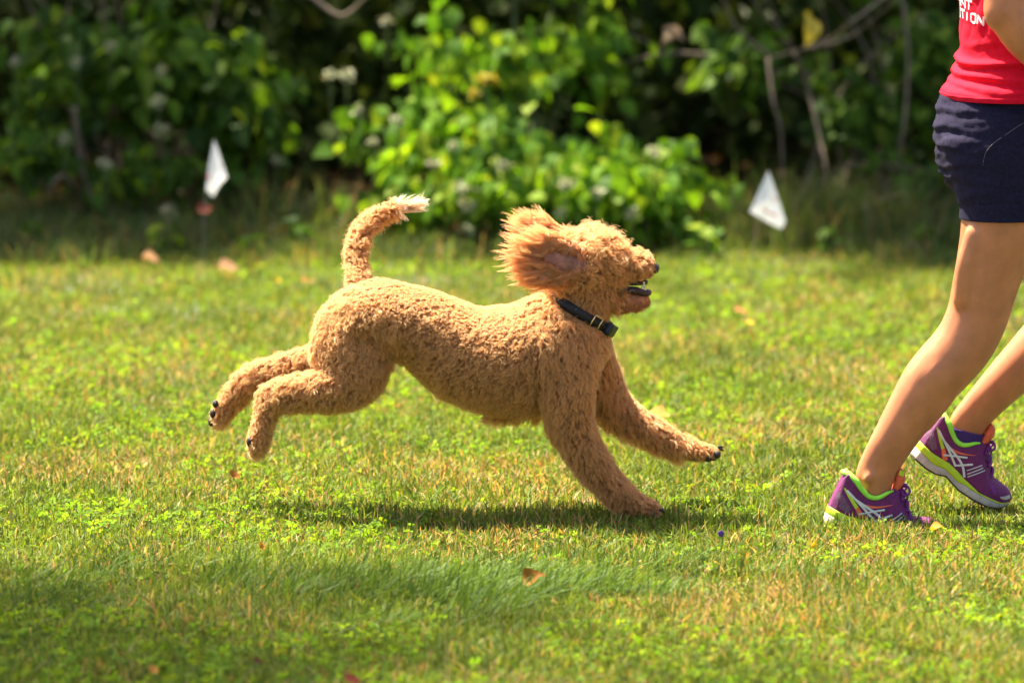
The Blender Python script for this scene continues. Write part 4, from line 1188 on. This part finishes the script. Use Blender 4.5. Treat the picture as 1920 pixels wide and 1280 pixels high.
def spread(t0, t1, n, gap=0.22):
    w = (t1 - t0) / n
    return [(t0 + w * k + w * gap / 2, t0 + w * (k + 1) - w * gap / 2) for k in range(n)]
letters("ENT", spread(-0.05, 0.60, 3, 0.28), -5, 12, 16)
letters("UCTION", spread(-0.22, 0.90, 6, 0.30), 18, 34, 12)

# shoes ------------------------------------------------------------------------
# profile read off the raised shoe, in that view's own units, then laid flat along the sole
UNIT = 220.0 / 1408.0
ca_, sa_ = 0.85, 0.527
KM = UNIT / (F / (CAM_D + PF))
def sh(x, y):
    dx, dy = x - 50, y - 565
    return ((dx * ca_ + dy * sa_) * KM, (dx * sa_ - dy * ca_) * KM)
def prof(pts):
    P = sorted(sh(*p) for p in pts)
    return np.array([p[0] for p in P]), np.array([p[1] for p in P])
TOP = prof([(150, 395), (220, 310), (300, 230), (370, 150), (440, 92), (500, 200), (530, 300), (580, 400), (650, 450), (720, 455), (800, 437), (870, 435), (960, 450), (1000, 620), (1030, 780), (1060, 860), (1150, 930), (1230, 990), (1275, 1070), (1272, 1110)])
SA = prof([(140, 400), (300, 545), (420, 620), (500, 665), (600, 760), (690, 860), (800, 960), (860, 1020), (1000, 1090), (1130, 1150), (1262, 1160)])
SC_ = prof([(100, 475), (280, 655), (330, 690), (460, 745), (540, 830), (600, 890), (700, 940), (820, 1020), (960, 1090), (1100, 1160), (1240, 1172)])
SD = prof([(50, 570), (230, 725), (340, 790), (470, 820), (540, 900), (620, 985), (780, 1090), (960, 1180), (1100, 1215), (1225, 1188)])
SL = 1340 * KM
def ev(pr, u): return float(np.interp(u, pr[0], pr[1]))
def wid(u):
    s = min(max(u / SL, -0.02), 1.0)
    return float(np.interp(s, [-0.02, 0.0, 0.05, 0.15, 0.35, 0.5, 0.68, 0.82, 0.92, 0.97, 1.0], [0.004, 0.014, 0.026, 0.032, 0.031, 0.034, 0.041, 0.040, 0.031, 0.020, 0.006]))
def yside(u, v):
    b, h = ev(SA, u) - 0.004, ev(TOP, u)
    h = max(h, b + 0.004)
    vm = b + (h - b) * 0.30
    if v <= vm: return wid(u)
    q = min(1.0, (v - vm) / (h - vm))
    s = u / SL
    k = 0.18 if s < 0.42 else float(np.interp(s, [0.42, 0.58], [0.18, 1.0]))
    return wid(u) * max(0.0, 1 - k * q * q) ** (0.75 if s < 0.5 else 0.6)
def shoe(label, place, bend, lime_tab):
    def X(u, y, v):
        # flex of the forefoot
        if bend:
            u0 = 0.62 * SL; v0 = 0.0
            if u > u0:
                a = bend * min(1.0, (u - u0) / (0.12 * SL))
                du, dv = u - u0, v - v0
                u, v = u0 + du * math.cos(a) - dv * math.sin(a), v0 + du * math.sin(a) + dv * math.cos(a)
        return place(u, y, v)
    def band(top, bot, extra, us, name, mat, parent, nv=5, groove=0.0, top_off=0.0, bot_off=0.0):
        mb = MB(); rings = []
        for u in us:
            t, b = top(u) + top_off, bot(u) + bot_off
            if t < b + 0.002: t = b + 0.002
            w = wid(u) + extra
            ring = []
            for k in range(nv + 1):
                q = k / nv; g = -groove * (k % 2) - 0.0015 * (1 - math.sin(math.pi * q))
                ring.append((w + g, b + (t - b) * q))
            rings.append([X(u, y, v) for y, v in ring] + [X(u, -y, v) for y, v in reversed(ring)])
        n = len(rings[0]); vs = [p for r in rings for p in r]; fs = []
        for i in range(len(rings) - 1):
            for j in range(n):
                a, b = i * n + j, i * n + (j + 1) % n
                fs.append((a, b, b + n, a + n))
        fs.append(tuple(reversed(range(n)))); fs.append(tuple((len(rings) - 1) * n + j for j in range(n)))
        mb.add(vs, fs); return mb.build(name, mat, parent)
    us = np.concatenate([np.linspace(-0.012, 0.05, 8)[:-1] * SL, np.linspace(0.05, 0.9, 44)[:-1] * SL, np.linspace(0.9, 0.998, 9) * SL])
    # upper
    mb = MB(); rings = []
    for u in us:
        b, h = ev(SA, u) - 0.004, max(ev(TOP, u), ev(SA, u) + 0.001)
        vm = b + (h - b) * 0.3
        r = [(wid(u), b), (wid(u), (b + vm) / 2), (wid(u), vm)]
        for q in (0.15, 0.3, 0.45, 0.6, 0.75, 0.87, 0.95, 1.0):
            v = vm + (h - vm) * q; r.append((yside(u, v), v))
        rings.append([X(u, y, v) for y, v in r] + [X(u, -y, v) for y, v in reversed(r)])
    n = len(rings[0]); vs = [p for r in rings for p in r]; fs = []
    for i in range(len(rings) - 1):
        for j in range(n):
            a, b = i * n + j, i * n + (j + 1) % n
            fs.append((a, b, b + n, a + n))
    fs.append(tuple(reversed(range(n)))); fs.append(tuple((len(rings) - 1) * n + j for j in range(n)))
    mb.add(vs, fs); root = mb.build("shoe", MT['purple'], person); root["label"] = label
    A, Cc, D = (lambda u: ev(SA, u)), (lambda u: ev(SC_, u)), (lambda u: ev(SD, u))
    band(A, Cc, 0.0035, us, "midsole", MT['lime'], root)
    band(Cc, D, 0.0045, us, "lower_midsole", MT['greysole'], root, 8, 0.0012, -0.0003)
    band(D, D, 0.003, us, "outsole", MT['outsole'], root, 2, 0, -0.0003, -0.0035)
    def strip(name, mat, pts, w, off=0.0009, sub=5):
        """overlay ribbons on both sides"""
        for s in (-1, 1):
            P = catmull([np.array([*sh(*p), (w[i] if hasattr(w, '__len__') else w) * KM / 2]) for i, p in enumerate(pts)], sub)
            T = np.gradient(P[:, :2], axis=0); T /= np.linalg.norm(T, axis=1)[:, None] + 1e-9
            mb = MB(); vs = []
            for (u, v, hw), t in zip(P, T):
                for q in (-1, 0, 1):
                    uu, vv = u - t[1] * hw * q, v + t[0] * hw * q
                    vv = min(max(vv, ev(SA, uu)), ev(TOP, uu) - 0.0005)
                    vs.append(X(uu, s * (yside(uu, vv) + off * (1.6 if q == 0 else 1.0)), vv))
            fs = []
            for i in range(len(P) - 1):
                for q in range(2): fs.append((3 * i + q, 3 * i + q + 1, 3 * i + 4 + q, 3 * i + 3 + q))
            mb.add(vs, fs); mb.build(name, mat, root)
    strip("heel_panel", MT['plum'], [(290, 270), (275, 370), (330, 500)], [40, 120, 60], 0.0006)
    strip("heel_strip", MT['lime'], [(355, 235), (385, 350), (425, 490)], [18, 34, 44], 0.0008)
    strip("side_patch", MT['coral'], [(425, 485), (440, 560), (455, 632)], [44, 58, 66], 0.0008)
    strip("coral_stripe", MT['coral'], [(520, 485), (580, 525), (670, 555), (820, 575)], [22, 26, 20, 6], 0.0007)
    strip("silver_stripe", MT['silver'], [(372, 265), (440, 400), (500, 520), (575, 695)], 26, 0.0014)
    strip("silver_stripe", MT['silver'], [(440, 400), (530, 510), (620, 620), (668, 720), (684, 835)], 28, 0.0014)
    strip("silver_stripe", MT['silver'], [(428, 566), (560, 580), (720, 600)], 22, 0.0018)
    strip("silver_stripe", MT['silver'], [(560, 695), (660, 690), (785, 680)], 24, 0.0018)
    for p in ([(715, 755), (900, 690)], [(718, 798), (912, 722)], [(722, 832), (935, 752)]): strip("thin_stripe", MT['silver'], [p[0], ((p[0][0] + p[1][0]) / 2, (p[0][1] + p[1][1]) / 2), p[1]], 11, 0.0012)
    strip("toe_overlay", MT['greysole'], [(1120, 1080), (1180, 1095), (1250, 1085)], [12, 46, 40], 0.0008)
    strip("toe_patch", MT['violet_lace'], [(1020, 930), (1040, 990), (1060, 1050)], [40, 44, 30], 0.0008)
    # collar lining
    mb = MB()
    path = [(432, 100), (500, 205), (532, 305), (582, 402), (650, 450), (720, 456), (800, 438), (872, 438)]
    for s in (-1, 1):
        pts = []
        for i, p in enumerate(path):
            u, v = sh(*p); yy = yside(u, ev(TOP, u)) if i else yside(u, ev(TOP, u)) * 0.6
            pts.append(X(u, s * yy * 1.0, ev(TOP, u) + 0.001))
        tube(mb, pts, [0.0055, 0.0058, 0.0052, 0.005, 0.005, 0.0045, 0.0035, 0.002], 10, 4)
    u, v = sh(432, 100); yy = yside(u, ev(TOP, u)) * 0.56
    tube(mb, [X(u, -yy, v - 0.001), X(u - 0.006, 0, v), X(u, yy, v - 0.001)], 0.0055, 10, 4)
    mb.build("collar_lining", MT['neon'], root)
    # tongue
    mb = MB(); rings = []
    TG = [((860, 470), (930, 470), 0.016), ((905, 400), (985, 430), 0.019), ((960, 300), (1045, 360), 0.022), ((1000, 225), (1068, 285), 0.021), ((1025, 212), (1060, 250), 0.015)]
    for a, b, w in TG:
        ua, va = sh(*a); ub, vb = sh(*b)
        ring = [(ua, -w * 0.7, va), (ua, w * 0.7, va), ((ua + ub) / 2, w, (va + vb) / 2), (ub, w * 0.7, vb), (ub, -w * 0.7, vb), ((ua + ub) / 2, -w, (va + vb) / 2)]
        rings.append([X(*p) for p in ring])
    vs = [p for r in rings for p in r]; fs = []
    for i in range(len(rings) - 1):
        for j in range(6):
            a, b = i * 6 + j, i * 6 + (j + 1) % 6
            fs.append((a, b, b + 6, a + 6))
    fs.append((5, 4, 3, 2, 1, 0)); fs.append(tuple(len(vs) - 6 + j for j in range(6)))
    mb.add(vs, fs); tng = mb.build("tongue", MT['coral'], root)
    # laces
    for k, p in enumerate([(905, 470), (950, 500), (975, 560), (992, 630), (1008, 700), (1022, 770)]):
        u, v = sh(*p); h = ev(TOP, u); mb = MB()
        y0 = 0.024
        sk = 0.006 * (-1) ** k
        tube(mb, [X(u - sk, -y0, h - 0.016), X(u - sk * 0.4, -0.012, h + 0.0005), X(u + sk * 0.4, 0.012, h + 0.0005), X(u + sk, y0, h - 0.016)], 0.0034, 7, 4)
        mb.build("lace", MT['violet_lace'], root)
    for s in (-1, 1):
        u, v = sh(965, 455); mb = MB()
        tube(mb, [X(u, 0, v + 0.003), X(u + 0.010, s * 0.014, v + 0.010), X(u + 0.016, s * 0.026, v + 0.002), X(u + 0.008, s * 0.024, v - 0.008), X(u, s * 0.004, v + 0.002)], 0.0026, 7, 5)
        tube(mb, [X(u, 0, v + 0.003), X(u + 0.014, s * 0.018, v - 0.006), X(u + 0.018, s * 0.024, v - 0.028)], 0.0022, 7, 4)
        mb.build("lace_bow", MT['violet_lace'], root)
    if lime_tab:
        mb = MB(); q = [(985, 275), (1035, 310), (1060, 262), (1015, 225)]
        vs = [X(sh(*p)[0], -0.0235, sh(*p)[1]) for p in q]
        mb.add(vs, [(0, 1, 2, 3)]); mb.build("tongue_label", MT['lime'], tng, False)
    return root
def placer(px, py, Y, pitch, yaw, anchor, k=1.0):
    """anchor (u,v) of the shoe lands at that spot of the place"""
    o = W(px, py, Y)
    cp, sp, cy, sy = math.cos(pitch), math.sin(pitch), math.cos(yaw), math.sin(yaw)
    def f(u, y, v):
        u, v, y = (u - anchor[0]) * k, (v - anchor[1]) * k, y * k
        x, z = u * cp + v * sp, -u * sp + v * cp
        return Vector((o.x + x * cy - y * sy, o.y + x * sy + y * cy, o.z + z))
    return f
shoe("raised purple running shoe with lime midsole, toe down", placer(1707.8, 848.3, PF, math.atan2(sa_, ca_) + PITCH * 0, R(0), (0, 0)), 0.0, False)
shoe("purple running shoe with heel lifting out of the grass", placer(1587, 884, PN, R(15.5), R(4), sh(440, 92), 1.06), R(15), True)
# sock on the raised foot
mb = MB()
loft(mb, [(*W(1802, 845, PF), M(38, PF), M(22, PF)), (*W(1806, 825, PF), M(38, PF), M(24.5, PF)), (*W(1811, 806, PF), M(38.5, PF), M(26, PF))], 24, 4, False)
mb.build("sock", MT['sock'], person)

# ------------------------------------------------------------------ fallen leaves, violet
def fallen(label, px, py, size_px, col, z=0.035, az=0.0, tilt=0.2, shape=1):
    z += GZ + 0.012; Y = gy(py, z); c = W(px, py, Y); L = M(size_px, Y)
    v, f = LS[shape]; v = v.copy(); v[:, 2] *= 1.8; v[:, 0] -= 0.5
    v[:, 2] += 0.16 * np.sin(v[:, 0] * 5 + v[:, 1] * 4)
    mb = MB(); mb.add((v * L).tolist(), f)
    tube(mb, [np.array((-0.5, 0, 0)) * L, np.array((-0.68, 0.03, 0.05)) * L, np.array((-0.8, 0.05, 0.14)) * L], 0.012 * L, 5, 2)
    m = leafy("fallen_leaf", const(col), 0.3, 0.01, 0.6)
    o = mb.build("fallen_leaf", m); o.location = c; o.rotation_euler = (tilt, -tilt * 0.7, az)
    tag(o, label, "leaf", "fallen leaves on the lawn")
OR, BR, YE, TAN, RED = (0.50, 0.20, 0.03), (0.30, 0.13, 0.03), (0.70, 0.48, 0.02), (0.55, 0.33, 0.17), (0.16, 0.035, 0.02)
fallen("large tan dead leaf near the lawn edge below the left flag", 430, 494, 42, (0.36, 0.20, 0.10), 0.05, 0.3, 0.35)
fallen("flat tan dead leaf at the lawn edge in the far left", 285, 478, 40, (0.28, 0.15, 0.07), 0.05, 0.1, 0.1)
fallen("small yellow leaf on the lawn left of the dog's tail", 522, 522, 20, YE, 0.05, 1.0, 0.6)
fallen("faint pinkish leaf on the lawn just left of the tail base", 577, 520, 30, (0.42, 0.22, 0.12), 0.05, 2.0, 0.3)
fallen("bright yellow leaf on the lawn right of the dog's muzzle", 1363, 545, 20, YE, 0.055, 1.4, 0.8)
fallen("rust leaf on the lawn just below the bright yellow one", 1390, 578, 26, (0.45, 0.20, 0.07), 0.05, 0.4, 0.3)
fallen("curled pale tan leaf behind the dog's outstretched foreleg", 1237, 768, 44, (0.60, 0.40, 0.22), 0.05, 2.7, 0.5)
fallen("small brown leaf on the grass below the hind paws", 443, 887, 26, BR, 0.04, 0.8, 0.6)
fallen("small orange leaf in the clover below the dog's belly", 494, 1020, 22, OR, 0.042, 1.2, 0.8)
fallen("curled golden brown leaf in the middle foreground", 995, 1080, 52, (0.26, 0.11, 0.015), 0.045, -0.5, 0.8, 0)
fallen("yellow leaf standing in the grass left of the planted shoe", 1526, 1018, 24, YE, 0.045, 1.1, 1.1, 2)
fallen("orange-yellow leaf at the toe of the planted shoe", 1757, 988, 30, (0.50, 0.30, 0.04), 0.035, -0.15, 0.2, 2)
fallen("orange leaf in the shade of the lower left corner", 290, 1252, 24, (0.60, 0.27, 0.06), 0.045, 0.7, 0.7)
fallen("dark red leaf at the bottom edge of the lawn", 662, 1270, 34, RED, 0.045, 0.2, 0.4)
fallen("small dark brown leaf in the shaded foreground", 485, 1236, 22, (0.10, 0.035, 0.02), 0.04, 0.3, 0.3)
fallen("reddish dead leaf caught below the left flag", 384, 388, 30, (0.16, 0.045, 0.03), 0.18, 0.3, 0.7)
fallen("small yellow leaf on the lawn right of the rust leaf", 1408, 602, 18, (0.60, 0.42, 0.04), 0.05, 0.2, 0.3)
fallen("small amber leaf on the grass under the raised hind paw", 452, 754, 16, YE, 0.045, 0.5, 0.4)
Yv = gy(1000, GZ + 0.045); c = W(1352, 1000, Yv)
vio = empty("violet_flower", (c.x, c.y, 0)); tag(vio, "tiny violet flower in the dog's shadow between paw and shoe", "flower")
for k in range(5):
    a = k * 1.2566 + 0.3; d = Vector((math.cos(a), 0.25, math.sin(a)))
    mb = MB(); ellipsoid(mb, c + d * 0.0035, (0.003, 0.0012, 0.003), 8, 6); mb.build("petal", plain("violet_petal", (0.10, 0.02, 0.30), 0.6) if k == 0 else bpy.data.materials["violet_petal"], vio)
mb = MB(); tube(mb, [(c.x, c.y, GZ - 0.005), (c.x + 0.002, c.y, c.z * 0.5), tuple(c)], 0.0009, 5, 3); mb.build("stem", MT['stem'], vio)
